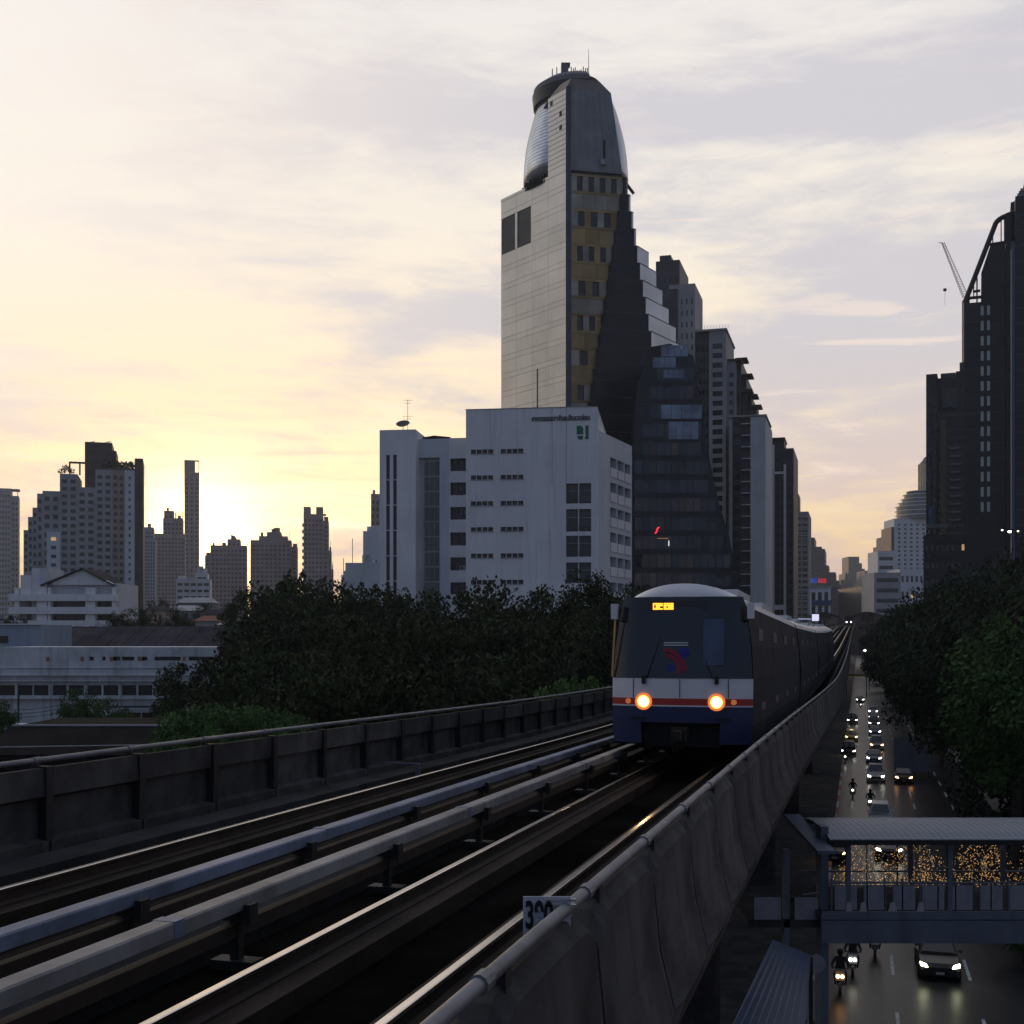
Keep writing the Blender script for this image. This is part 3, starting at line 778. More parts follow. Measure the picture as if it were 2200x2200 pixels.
for a, b in fz_:
    for k in range(3):
        r0 = Vector((xe_+.02, .6, 0))+loc_dir*(5.2+k*3.5)+n_*.02; r1 = r0+loc_dir*3.1
        G().prism([(r0.x, r0.y), (r0.x+n_.x*.1, r0.y+n_.y*.1), (r1.x+n_.x*.1, r1.y+n_.y*.1), (r1.x, r1.y)], b-.9-2.0, b-1.55).build('balcony_panel', M_white, W.o)
# rooftop dish and aerial
t = thing('satellite_dish', 'wide rooftop satellite dish tipped up on the left wing of the office building', 'satellite dish', P(866, 914, 184))
t.location.z = zl; g = G()
g.tube((0, 0, 0), (0, 0, 1.3), .05); g.build('mast', M_steel, t)
g = G(); g.lathe([(1.05, .30), (.9, .18), (.6, .06), (.2, .0), (.01, 0)], n=18); g.build('bowl', M_steel, t, (0, 0, 1.3), (R(-15), R(-10), 0), True)
t = thing('rooftop_aerial', 'thin rooftop television aerial beside the satellite dish', 'aerial', (P(876, 914, 184).x, 184, zl))
G().tube((0, 0, 0), (0, 0, 5.2), .035).build('mast', M_steel, t)
for q, w_ in ((5.0, .7), (4.6, .5), (2.6, .8), (2.2, .6), (1.5, .5)): G().tube((-w_, 0, q), (w_, 0, q+.08), .022).build('element', M_steel, t)

# ------------------------------------------------------------------ tall tower
M_sil = mat('silver_cladding', (.56, .55, .53), .36, .10, .06, metal=.55, streak=.2, objrand=.13)
M_gold = mat('gold_cladding', (.42, .29, .125), .38, .35, .09, metal=.3, objrand=.55)
M_goldg = mat('grey_gold_cladding', (.38, .35, .28), .38, .25, .15, metal=.3, objrand=.45)
M_tgl = mat('tower_dark_glass', (.014, .018, .026), .22, .5, .08, spec=.3)
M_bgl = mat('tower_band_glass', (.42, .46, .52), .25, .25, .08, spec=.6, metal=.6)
M_shaft = mat('shaft_grey_cladding', (.25, .265, .28), .55, .15, .15, metal=.2, streak=.3)
C0 = P(1217, HZ, 260); T = thing('glass_tower', 'tall tapering tower with silver side, gold panels and dark stepped glass front', 'tower', (C0.x, 260, 0))
dl = Vector((-.596, .803, 0)); df = Vector((.978, .208, 0)); dr = Vector((.545, .839, 0))
LFT = 23.6
def tz(py): return CAMZ-(py-HZ)*.1
# silver left face: storey panels with recessed joints, every course a part
ztop = tz(366.5); nf = 28; fh = ztop/nf
nl = Vector((-dl.y*-1, dl.x*-1, 0)); nl = Vector((-.803, -.596, 0))
core = G()
pl_ = [Vector((0, 0, 0)), df*12.3, df*12.3+Vector((.9, 14, 0)), dl*LFT+Vector((6, 14, 0)), dl*LFT]
ins = Vector((.25, .35, 0))
core.prism([tuple((a+b).xy) for a, b in zip(pl_, (ins, ins, Vector((-.2, 0, 0)), Vector((0, -.2, 0)), Vector((.3, 0, 0))))], 0, ztop-.1)
core.build('core', M_dark, T)
def slab(a, b, n_, d0, d1, z0, z1, m, name, lab=None):
    q = [a+n_*d0, a+n_*d1, b+n_*d1, b+n_*d0]
    return G().prism([tuple(v.xy) for v in q], z0, z1).build(name, m, T)
for k in range(nf):
    z0 = k*fh; 
    for j in range(4):
        a = dl*(LFT*j/4+.02); b = dl*(LFT*(j+1)/4-.02)
        if k in (nf-3, nf-2) and j in (2, 3): continue
        slab(b, a, nl, -.05, .18, z0+.06, z0+fh*.30-.03, M_sil, 'panel'); slab(b, a, nl, -.05, .18, z0+fh*.30+.03, z0+fh-.0, M_sil, 'panel')
for j in (2, 3):     # two plant-room louvres near the top
    a = dl*(LFT*j/4+.5); b = dl*(LFT*(j+1)/4-.3)
    slab(b, a, nl, -.05, .06, (nf-3)*fh+.1, (nf-1)*fh, M_dark, 'louvre')
    slab(dl*(LFT*j/4), a, nl, -.05, .18, (nf-3)*fh+.06, (nf-1)*fh, M_sil, 'panel'); slab(b, dl*(LFT*(j+1)/4), nl, -.05, .18, (nf-3)*fh+.06, (nf-1)*fh, M_sil, 'panel')
slab(dl*LFT, dl*0, nl, -.1, .25, ztop-.1, ztop+.5, M_sil, 'coping')
G().prism([tuple((dl*10+nl*.2+v).xy) for v in (Vector((0, 0, 0)), dl*-.1, dl*-.1+nl*.12, nl*.12)], 0, tz(775)).build('downpipe', M_black, T)
# blue-black corner strip
G().prism([(-.05, -.15), (1.0, .05), (1.0, .5), (-.05, .5)], 0, tz(185)).build('corner_strip', mat('corner_blue', (.05, .075, .11), .3, .2, .3), T)
nfv = Vector((df.y, -df.x, 0))
def fpoly(w0, w1, z0, z1, d0, d1, m, name, w0t=None, w1t=None):
    lo = [df*w0+nfv*d1, df*w1+nfv*d1, df*w1+nfv*d0, df*w0+nfv*d0]
    w0t = w0 if w0t is None else w0t; w1t = w1 if w1t is None else w1t
    hi = [df*w0t+nfv*d1, df*w1t+nfv*d1, df*w1t+nfv*d0, df*w0t+nfv*d0]
    return G().prism([tuple(v.xy) for v in lo], z0, z1, top=[tuple(v.xy) for v in hi]).build(name, m, T)
def wpx(px): # photo column -> distance along the front face
    u = (px-CX)/F; return (u*260-C0.x)/(df.x-u*df.y)
# gold storeys: window course, blank course, in turn; edge steps in as it goes down
y_ = 372.; k = 0
while y_ < 905:
    h1, h2 = 42., 33.
    w_hi = wpx(1338-(y_-365)*.152)
    z1_, z0_ = tz(y_), tz(y_+h1)
    nwin = 4 if k == 0 else max(1, int((w_hi-1.2)/2.75))
    mm = M_goldg if k in (0,) else M_gold
    # window course made of piers and recessed panes
    fpoly(1.05, w_hi, z0_, z0_+.55, -.3, .12, M_gold, 'spandrel'); fpoly(1.05, w_hi, z1_-.45, z1_, -.3, .12, M_gold, 'spandrel')
    pw = (w_hi-1.05)/(nwin*2+1); 
    for q in range(nwin*2+1):
        a = 1.05+pw*q
        if q % 2 == 0: fpoly(a, a+pw-.02, z0_+.55, z1_-.45, -.3, .06, M_goldg if (q//2+k) % 2 else mm, 'panel')
        else: fpoly(a, a+pw-.02, z0_+.55, z1_-.45, -.3, -.22, M_glassd, 'window')
    z2_ = tz(y_+h1+h2)
    w_b = wpx(1338-(y_+h1-365)*.152)
    nb = max(2, int(w_b/2.8))
    for q in range(nb):
        a = 1.05+(w_b-1.05)*q/nb; b = 1.05+(w_b-1.05)*(q+1)/nb-.05
        fpoly(a, b, z2_+.06, z0_-.05, -.3, .08, M_gold if (q*3+k*2) % 3 else M_goldg, 'panel')
    y_ += h1+h2; k += 1
# upper shaft
zs0, zs1 = tz(365), tz(191)
fpoly(.0, 12.5, zs0+.1, zs1, -10, .02, M_shaft, 'shaft', .0, 9.95)
for q in range(1, 7): fpoly(12.5*q/7-.03, 12.5*q/7+.03, zs0+.1, zs1, 0, .07, M_grey, 'shaft_rib', 9.95*q/7-.03, 9.95*q/7+.03)
fpoly(8.2, 8.6, tz(345), tz(295), .03, .25, M_black, 'hanging_cable'); fpoly(7.4, 8.5, tz(350), tz(338), .03, .9, M_offw, 'cradle')
slab(dl*6.2, dl*.05, nl, -6, .15, ztop+.5, zs1, M_sil, 'shaft_side')
for q in range(1, 16):
    zq = ztop+.5+(zs1-ztop-.5)*q/16; slab(dl*6.2, dl*.05, nl, .15, .19, zq, zq+.07, M_grey, 'course_line')
for (u, yy) in ((1.7, 238), (1.7, 268), (4.9, 205)): slab(dl*(u+.5), dl*(u-.3), nl, .1, .21, tz(yy)-.5, tz(yy)+.5, M_black, 'window')
# hipped crown of the shaft
lo = [Vector((0, 0, 0))+nl*.1, df*9.95, df*9.95-nfv*9, dl*6.2-nfv*5, dl*6.2]
cen = (df*4.5+dl*2.5)
hi = [cen+(v-cen)*.62 for v in lo]
G().prism([tuple(v.xy) for v in lo], zs1, tz(163), top=[tuple(v.xy) for v in hi]).build('crown_roof', mat('crown_roof', (.20, .165, .14), .5, .2, .3, metal=.3), T)
# rounded silver drum behind the shaft
cxy = Vector((2.8, 15.6, 0)); g = G(); prof = []
def tq(py, Y=275.): return CAMZ-(py-HZ)/F*Y
for py, r_ in ((402, 11.95), (372, 11.8), (350, 11.65), (325, 11.3), (305, 10.9), (286, 10.4), (265, 9.8), (245, 9.2), (224, 8.3), (205, 7.2)): prof.append((r_, tq(py)))
g.lathe(prof, cxy.x, cxy.y, 44); g.build('drum', mat('drum_panels', (.50, .55, .62), .28, .15, .3, metal=.8), T, smooth=True)
for k in range(1, 24):
    py = 398-k*7.4; r_ = None
    for (ra, za), (rb, zb) in zip(prof, prof[1:]):
        zz = tq(py)
        if za <= zz <= zb: r_ = ra+(rb-ra)*(zz-za)/(zb-za)
    if r_: g = G(); g.lathe([(r_+.02, zz), (r_+.05, zz+.05), (r_+.02, zz+.07)], cxy.x, cxy.y, 44); g.build('drum_ring', M_grey, T)
slab(dl*9.2+Vector((0, 0, 0)), dl*8.5, nl, -2.6, -2.4, tq(336), tq(327), M_black, 'window')
g = G()
for a in range(30):
    an = math.pi*.80+math.pi*.55*a/30; g.box(cxy.x+12.0*math.cos(an)-.3, cxy.x+12.0*math.cos(an)+.4, cxy.y+12.0*math.sin(an)-.3, cxy.y+12.0*math.sin(an)+.4, ztop-.3, ztop+.7+.9*random.random())
struct(g.build('roof_planting', M_foli[0], T), 'stuff')
# half-ring sky deck with sloping canopy on the left
hal = dict(a0=math.pi*.55, a1=math.pi*1.62)
g = G(); g.lathe([(8.2, tq(240)), (9.6, tq(234)), (9.9, tq(208)), (8.4, tq(204))], cxy.x, cxy.y, 32, **hal); g.build('sky_deck', M_black2, T)
g = G(); g.lathe([(9.5, tq(207)), (9.6, tq(197)), (7.4, tq(182)), (4.8, tq(170, 270))], cxy.x, cxy.y, 32, **hal); g.build('deck_canopy', M_grey, T)
g = G(); g.lathe([(4.6, tq(176, 267)), (5.5, tq(170, 267)), (5.5, tq(159, 267)), (4.2, tq(157, 267))], 2.6, 12.5, 32); g.build('upper_ring', M_black2, T)
G().box(-.75, .85, 9, 11, tq(170, 268), tq(132, 268)).box(-.75, 1.25, 8.9, 11.1, tq(133, 268)+.05, tq(130, 268)).build('lift_house', M_grey, T)
G().tube((5.4, 10, tq(160, 270)), (5.4, 10, tq(106, 270)), .09, .04).build('lightning_mast', M_steel, T)
for k, x in enumerate([1.0, 1.5, 1.9, 2.3, 2.8, 3.2, 3.7, 4.2, -3.2, -2.2, 4.6]):
    G().box(x+.4, x+.6, 9.8, 10.05, tq(165, 270), tq(158, 270)+.6+random.random()*1.3).build('antenna_panel', M_black2, T)
G().box(11.8, 12.6, 8, 9, tz(352), tz(338)).tube((12.3, 8.5, tz(345)), (15.3, 8.5, tz(385)), .35).build('cradle_crane', M_black2, T)
# dark stepped glass tiers, spreading as they come down; silver bands run back on the street side
zed = [tz(372)-3.7*k for k in range(32)]
RPX = [(372, 1347), (430, 1354), (483, 1364), (525, 1398), (560, 1411), (600, 1425), (640, 1440), (680, 1457), (715, 1472), (760, 1488), (850, 1510), (985, 1528), (1080, 1545), (1150, 1570), (1250, 1590), (1600, 1600)]
for k in range(31):
    z1_, z0_ = zed[k], zed[k+1]; py = 372+37*k
    if z0_ < 0: z0_ = 0
    wl_ = wpx(1338-(py-365)*.152); wr = wpx(min(1344+(py-372)*.155, 1400)); dpt = .35+.10*k
    fl = df*max(wl_, 3.2); fr = df*wr
    pxr = RPX[-1][1]
    for (ya_, xa_), (yb_, xb_) in zip(RPX, RPX[1:]):
        if ya_ <= py <= yb_: pxr = xa_+(xb_-xa_)*(py-ya_)/(yb_-ya_)
    e0 = fr+nfv*dpt+Vector((C0.x, 260, 0)); u_ = (pxr-CX)/F
    L = max(.8, (u_*e0.y-e0.x)/(dr.x-dr.y*u_))
    poly = [fl+nfv*dpt, fr+nfv*dpt, fr+nfv*dpt+dr*L, fl+dr*min(L, 9)]
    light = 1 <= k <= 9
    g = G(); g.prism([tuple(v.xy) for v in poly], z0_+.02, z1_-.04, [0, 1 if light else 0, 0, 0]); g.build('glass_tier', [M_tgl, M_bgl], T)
    # storey edge, a fin proud of the glass
    pe = [fl+nfv*(dpt+.06), fr+nfv*(dpt+.06)+df*.05, fr+nfv*dpt+dr*L+df*.05, fl+dr*min(L, 9)]
    g = G(); g.prism([tuple(v.xy) for v in pe], z1_-.10, z1_+.05); g.build('storey_fin', M_dark, T)
# lit signs and bay windows low on the dark face
def dark_face(px0, px1, py0, py1, Yd, m, name):
    a = P(px0, py1, Yd)-C0; b = P(px1, py0, Yd)-C0
    return G().box(a.x, b.x, Yd-260, Yd-259.8, a.z+CAMZ, b.z+CAMZ).build(name, m, T)
# street podium of the tower
t = thing('dark_glass_block', 'dark glass block with pale reflecting bays at the foot of the tall tower', 'building', (P(1362, HZ, 246).x, 246, 0))
def db(px, py): p = P(px, py, 246); return (p.x-t.location.x, p.z)
out_p = [(db(1362, 0)[0], 0), (db(1592, 0)[0], 0), db(1588, 1260), db(1566, 1150), db(1543, 1075), db(1524, 985), db(1505, 860), db(1490, 765), db(1440, 738), db(1400, 745), db(1368, 835), db(1362, 900)]
G().xz(out_p, 0, 8).build('body', M_tgl, t)
def xr_at(z_):
    best = 0
    for (xa, za), (xb, zb) in zip(out_p[1:9], out_p[2:9]):
        if zb >= z_ >= za: best = xa+(xb-xa)*(z_-za)/(zb-za)
    return best or out_p[1][0]
zz = 5.
while zz < 68:
    G().box(.2, xr_at(zz)-.1, -.10, .0, zz-.06, zz+.06).build('storey_fin', M_dark, t); zz += 3.8
M_pane = glass('tower_pane', (.03, .042, .062), .10, .85); pnm = G().box(0, 1.36, -.03, .03, 0, 2.6).mesh('window', M_pane); rn = random.Random(9)
for rz in range(17):
    zq = 6.0+rz*3.8; xq = .2
    while xq+1.4 < xr_at(zq+3):
        if not (zq > 50 and xq < (zq-50)*.22): put('window', pnm, t, (xq, -.045, zq), (R(rn.gauss(0, 1.0)), 0, R(rn.gauss(0, 1.3))))
        xq += 1.5
for (xa_, xb_, ya_, yb_) in ((1402, 1452, 768, 790), (1420, 1478, 742, 766), (1425, 1470, 795, 812), (1420, 1508, 870, 900), (1436, 1500, 906, 944)):
    for q in range(4):
        x0_, z0_ = db(xa_+(xb_-xa_)*q/4, yb_); x1_, z1_ = db(xa_+(xb_-xa_)*(q+1)/4, ya_)
        G().box(x0_+.04, x1_-.04, -.18, -.11, z0_, z1_).build('bay_window', mat('bay_sky_reflection', (.15, .20, .28), .2, .5, .2, spec=.7), t)  # soft sky reflections put into the bays as a pale blue base colour
tx = thing('neon_sign', 'small red neon character high on the dark glass block behind the train', 'sign', P(1406, 1146, 245.6))
G().xz([(0, 0), (.35, 0), (.75, .6), (.55, .75), (1.15, 1.3), (.7, 1.3), (.35, .8), (.45, .6)], 0, .12).build('character', emit('neon_red', (1, .03, .05), 1.6, False), tx)
tx = thing('tube_lights', 'short white tube light above the train on the dark block', 'light', P(1437, 1173, 245.6))
G().box(-.06, .06, 0, .1, 0, 1.1).build('tube', emit('tube_white', (1, .95, .85), 1.2, False), tx); G().box(-2.3, -.1, 0, .1, 1.5, 1.58).build('strip', emit('strip_amber', (1, .5, .15), .35, False), tx)

# ------------------------------------------------------------------ condos along the left side of the street
c = Bld('residential_tower', 'narrow dark rooftop block showing behind the silver terraces', 1409, 372, -16)
c.block(1409, 1460, 562, 20, M_dark, 4, 30, .4, .5, joined=True); c.block(1415, 1439, 546, 8, M_dark, y0=2)
c = Bld('residential_tower', 'pale slab tower with narrow windows right behind the silver terraces', 1437, 352, -16)
c.block(1437, 1493, 613, 18, M_offw, 5, 34, .28, .5, lit=.01, joined=True)
G().box(c.X(1437), c.X(1456), -.3, .0, 10, c.Z(622)).build('dark_strip', M_dark, c.o)
c = Bld('residential_tower', 'stepped condominium with a column of square bay windows and projecting terrace slabs', 1493, 330, -16)
c.block(1493, 1524, 718, 24, M_dark, 4, 32, .55, .45, joined=True, pane=M_glassd)
xa, xb, z1 = c.block(1524, 1560, 715, 22, M_offw, 1, 32, .62, .56, y0=-.6, pane=M_glass, zmin=12, side=None)
c.box('roof_slab', c.X(1493), xb+.3, -1, 22, z1, z1+.5, M_offw)
for k in range(12): c.box('rail_post', c.X(1495)+k*.8, c.X(1495)+k*.8+.06, -.8, -.7, z1+.5, z1+1.5, M_grey)
stepsx = [(1560, 1578, 775, 3), (1578, 1588, 768, 6), (1588, 1598, 800, 8), (1598, 1608, 842, 10)]
for (a, b, yt, yy) in stepsx:
    xa, xb, z1 = c.block(a, b, yt, 20, M_offw if a < 1578 else M_dark, 1, 30, .55, .5, y0=yy, joined=False if a < 1578 else True, zmin=12)
    c.box('terrace_slab', xa-.4, xb+1.6, yy-.5, yy+6, z1, z1+.45, M_darkb)
c.box('terrace_slab', c.X(1588), c.X(1612), 6, 12, c.Z(838), c.Z(832), M_darkb)
cc = Bld('residential_tower', 'white-edged condominium with dark balcony stacks and thin white slab lines', 1558, 318, -16)
xa, xb, z1 = cc.block(1573, 1613, 896, 18, M_dark)
for k in range(34):
    zz = z1-2.2-k*3.02
    if zz < 4: break
    cc.box('balcony_slab', cc.X(1593), xb, -.9, 0, zz, zz+.18, M_white)
    cc.box('window', cc.X(1576), cc.X(1590), -.05, .03, zz+.7, zz+2.3, M_glass)
x2, x3, z3 = cc.block(1613, 1645, 899, 26, M_whitec, y0=-.9)
cc.box('roof_slab', cc.X(1565), x3+.3, -1.2, 18, z3, z3+.4, M_offw)
cc.box('edge_pier', cc.X(1567), cc.X(1574), -.8, 6, 0, z3, M_offw)
cc.box('terrace_slab', cc.X(1606), cc.X(1634), 2, 8, z3+3.2, z3+3.6, M_darkb); cc.box('plant_room', cc.X(1608), cc.X(1624), 3, 10, z3, z3+3.2, M_darkb)
cd = Bld('residential_tower', 'dark condominium framed by two tall white vertical ribs', 1645, 400, -16)
xa, xb, z1 = cd.block(1645, 1705, 965, 30, M_dark, 6, 24, .45, .5, joined=True)
cd.box('plant_room', cd.X(1647), cd.X(1684), 2, 14, z1, cd.Z(943), M_dark); cd.box('roof_slab', cd.X(1645), cd.X(1686), 1, 15, cd.Z(943), cd.Z(940), M_darkb)
for a, b, yt in ((1658, 1664, 957), (1684, 1689, 1000)): cd.box('white_rib', cd.X(a), cd.X(b), -.9, 0, 6, cd.Z(yt), M_white)
cd.box('white_rib', cd.X(1664), cd.X(1684), -.9, 0, cd.Z(1020), cd.Z(1015), M_white); cd.box('white_rib', cd.X(1664), cd.X(1684), -.9, 0, cd.Z(1310), cd.Z(1300), M_white); cd.box('white_rib', cd.X(1646), cd.X(1658), -.9, 0, cd.Z(960), cd.Z(957), M_white)
ce = Bld('residential_tower', 'slender far condominium with pale balcony lines and a small roof tree', 1705, 640, -16)
xa, xb, z1 = ce.block(1706, 1716, 1062, 20, M_dark)
xa, xb, z1 = ce.block(1708, 1737, 1100, 40, M_grey, 2, 26, .75, .55, joined=True, y0=-1)
for k in range(26): ce.box('balcony_slab', ce.X(1716), xb+.1, -2, -1, z1-3-k*3.3, z1-2.7-k*3.3, M_offw)
cf = Bld('residential_tower', 'hazy dark apartment row stepping down toward the end of the street', 1737, 1150, -16)
for a, b, yt in ((1737, 1750, 1155), (1750, 1765, 1175), (1765, 1772, 1180), (1772, 1780, 1215), (1780, 1795, 1230), (1795, 1803, 1248), (1803, 1808, 1258)):
    cf.block(a, b, yt, 40+random.random()*30, M_dark, 2, 22, .5, .5, joined=True)
cg = Bld('street_building', 'small white shopfront building with blue and red roof signs by the far station', 1737, 560, -16)
xa, xb, z1 = cg.block(1740, 1783, 1262, 14, M_whitec, 3, 3, .6, .6, zmin=CAMZ+2); cg.box('roof_slab', xa-.5, xb+.5, -.6, 14, z1, z1+.6, M_offw)
cg.box('blue_band', cg.X(1744), xb+1, -1.2, 0, cg.Z(1300), cg.Z(1290), mat('sign_blue_band', (.03, .05, .16), .5))
sg_ = thing('roof_sign', 'small blue and red sign boards above the white shopfront', 'sign', cg.o.location+Vector((0, -1, z1+.6)))
G().box(0, 2.6, 0, .3, 0.2, 2.4).build('blue_board', emit('sign_blue', (.02, .08, .45), .5, False), sg_, (1.0, 0, 1.2)); G().box(0, 3.6, 0, .3, .2, 2.2).build('red_board', emit('sign_red', (.55, .03, .04), .6, False), sg_, (4.2, -1, 1.2))
for p_ in (1.5, 3.2, 5., 7.4): G().box(-.08, .08, 0, .2, -1, 1.6).build('sign_post', M_dark, sg_, (p_, 0, 0))

# ------------------------------------------------------------------ right side of the street
rt = Bld('residential_tower', 'dark high tower at right edge with raking roof frame and paired lit stair windows', 2071, 265, -21)
yw = 4.
def rp(px, py): return (rt.X(px), rt.Z(py))
wall_poly = [(rt.X(2072), 0), (rt.X(2172), 0), (rt.X(2172), rt.Z(528)), (rt.X(2112), rt.Z(528)), (rt.X(2112), rt.Z(590)), (rt.X(2104), rt.Z(610)), (rt.X(2104), rt.Z(648)), (rt.X(2072), rt.Z(648))]
# front wall with window slots cut out
xs_ = [(rt.X(2107), rt.X(2113.5)), (rt.X(2120.5), rt.X(2127))]
zsl = [(rt.Z(660+32.3*k+21), rt.Z(660+32.3*k)) for k in range(14)][::-1]
facade(rt.o, (rt.X(2104), 0, 0), (1, 0), rt.X(2160)-rt.X(2104), rt.Z(652), [(a-rt.X(2104), b-rt.X(2104)) for a, b in xs_], zsl, M_black2, emit('stair_window', (.30, .36, .40), .09, False), .3, lit=.0)
G().xz([(rt.X(2072), 0), (rt.X(2104), 0), (rt.X(2104), rt.Z(652)), (rt.X(2072), rt.Z(652))], 0, 30).build('wall', M_black2, rt.o)
G().box(rt.X(2104), rt.X(2160), .5, 30, 0, rt.Z(652)).build('body', M_black2, rt.o)
G().xz([(rt.X(2108), rt.Z(652)), (rt.X(2160), rt.Z(652)), (rt.X(2160), rt.Z(532)), (rt.X(2128), rt.Z(532)), (rt.X(2108), rt.Z(590))], .2, 26).build('upper_wall', M_black2, rt.o)
def bar(p0, p1, r_, y_, nm): G().tube((p0[0], y_, p0[1]), (p1[0], y_, p1[1]), r_, n=8).build(nm, M_black2, rt.o)
bar(rp(2073, 648), rp(2140, 484), .55, .6, 'raking_beam'); bar(rp(2140, 484), rp(2150, 476), .55, .6, 'raking_beam'); bar(rp(2150, 476), rp(2182, 466), .55, .6, 'raking_beam')
bar(rp(2081, 640), rp(2108, 640), .35, .6, 'tie_beam'); bar(rp(2090, 627), rp(2106, 626), .3, .6, 'tie_beam'); bar(rp(2122, 530), rp(2165, 528), .35, .6, 'tie_beam')
bar(rp(2099, 652), rp(2099, 598), .16, .6, 'strut'); bar(rp(2092, 640), rp(2092, 615), .12, .6, 'strut'); bar(rp(2133, 532), rp(2133, 500), .12, .6, 'strut'); bar(rp(2151, 532), rp(2151, 478), .12, .6, 'strut'); bar(rp(2160, 532), rp(2160, 474), .3, .6, 'strut')
G().box(rt.X(2161), rt.X(2172), -.6, 28, 0, rt.Z(470)).build('pier', M_black2, rt.o)
G().prism([(rt.X(2172.5), -.2), (rt.X(2179.5), -.2), (rt.X(2179.5), .5), (rt.X(2172.5), .5)], 24, rt.Z(530)).build('blue_strip', mat('blue_strip', (.22, .30, .40), .4, .1, .3), rt.o)
G().box(rt.X(2180), rt.X(2290), -4, 28, 0, rt.Z(448)).box(rt.X(2172), rt.X(2290), 2, 26, rt.Z(470), rt.Z(440)).build('front_block', M_black2, rt.o)
G().xz([(rt.X(2172), rt.Z(448)), (rt.X(2290), rt.Z(448)), (rt.X(2290), rt.Z(300)), (rt.X(2215), rt.Z(330)), (rt.X(2196), rt.Z(425)), (rt.X(2172), rt.Z(440))], 3, 22).build('top_block', M_dark, rt.o)
for q in range(3): G().box(rt.X(2186)+q*.3, rt.X(2215), 1.2-.3*q, 6, rt.Z(432-4*q)+.1, rt.Z(430-4*q)+.45).build('louvre_slat', M_offw, rt.o)
for k in range(40):
    zq = 14+k*3.3
    if zq < rt.Z(660): G().box(rt.X(2072)+.05, rt.X(2104)-.05, -.05, .01, zq-.06, zq+.06).build('panel_joint', M_dark, rt.o); G().box(rt.X(2128), rt.X(2160)-.05, -.05, .01, zq-.06, zq+.06).build('panel_joint', M_dark, rt.o)
for k in range(46):
    zq = 12+k*3.3
    if zq < rt.Z(470): G().box(rt.X(2181), rt.X(2240), -4.08, -3.98, zq-.25, zq+.25).build('balcony_edge', M_dark, rt.o)
# crane behind it
t = thing('tower_crane', 'thin lattice luffing crane jib rising behind the dark right tower', 'crane', (P(2072, HZ, 420).x, 420, 0))
def cr(px, py): p = P(px, py, 420); return (p.x-t.location.x, 0, p.z)
a, b = Vector(cr(2075, 640)), Vector(cr(2026, 522)); g = G(); n_ = 22; pr_ = None
for sy in (-.55, .55): g.tube(a+Vector((-.8, sy, 0)), b+Vector((-.35, sy*.5, 0)), .10, n=5)
g.tube(a+Vector((1.0, 0, .3)), b+Vector((.4, 0, .2)), .10, n=5)
for k in range(n_):
    u, v = k/n_, (k+1)/n_; p0 = a.lerp(b, u); p1 = a.lerp(b, v)
    g.tube(p0+Vector((-.8+.45*u, -.5, 0)), p1+Vector((1.0-.6*v, 0, .3)), .06, n=4); g.tube(p1+Vector((-.8+.45*v, .5, 0)), p0+Vector((1.0-.6*u, 0, .3)), .06, n=4)
g.build('jib', mat('crane_red', (.22, .10, .09), .6), t)
g = G(); bm = Vector(cr(2075, 645)); g.box(bm.x-1, bm.x+1, -1, 1, 0, bm.z); g.build('mast', M_dark, t)
g = G(); g.tube(b, b+Vector((-1.5, 0, .1)), .12, n=5); g.tube(cr(2030, 624), cr(2030, 655), .05, n=4); g.build('hoist_line', M_dark, t); g2 = G().box(-.5, .5, -.3, .3, -.4, .5); g2.build('hook_block', M_dark, t, cr(2030, 623))
# dark hotel
h = Bld('hotel_building', 'dark broad building with brown vertical strip left of the raking-roof tower', 1990, 345, -21.5)
h.block(1990, 2014, 806, 26, M_black2, 2, 38, .35, .6, joined=True, y0=-1); 
xa, xb, z1 = h.block(2014, 2090, 815, 26, M_black2, 9, 38, .5, .45, joined=True)
h.box('roof_wall', h.X(2021), h.X(2053), 0, 20, z1, h.Z(805), M_dark); h.block(2053, 2090, 798, 18, M_black2, y0=3); h.block(2061, 2090, 778, 14, M_dark, y0=4)
G().lathe([(h.X(2060)-h.X(2035), h.Z(880)), (h.X(2060)-h.X(2035), h.Z(838))], h.X(2038), 2, 24).build('round_bay', M_dark, h.o)
h.box('brown_strip', h.X(2021), h.X(2033), -.5, .0, 30, h.Z(905), mat('brown_strip', (.13, .085, .05), .6, .2, .3))
for k in range(10): h.box('balcony_line', h.X(2040), h.X(2064), -.5, 0, h.Z(967+17*k), h.Z(965.5+17*k), M_offw)
h.box('blue_banner', h.X(1996), h.X(2006), -1.3, -1.1, h.Z(1128), h.Z(1088), mat('banner_blue', (.04, .10, .24), .6, .2, .3))
# gold domed tower behind
gd = thing('gold_tower', 'gold-ribbed tower top with dark dome peeping beside the dark building', 'tower', (P(2003, HZ, 1000).x, 1000, 0))
rr_ = 30/F*1000; g = G().lathe([(rr_, 0), (rr_, CAMZ+(HZ-998)/F*1000)], n=30); g.build('shaft', M_goldg, gd)
for k in range(16):
    a = math.pi+math.pi*k/15.; G().box(-.12, .12, -.25, .25, 60, CAMZ+(HZ-998)/F*1000-.2).build('rib', M_gold, gd, (rr_*math.cos(a)*1.005, rr_*math.sin(a)*1.005, 0), (0, 0, a+math.pi/2))
zb_ = CAMZ+(HZ-998)/F*1000; G().lathe([(rr_*.96, zb_), (rr_*.7, zb_+3), (rr_*.55, zb_+6), (.3, zb_+8)], n=30).build('dome', M_dark, gd)
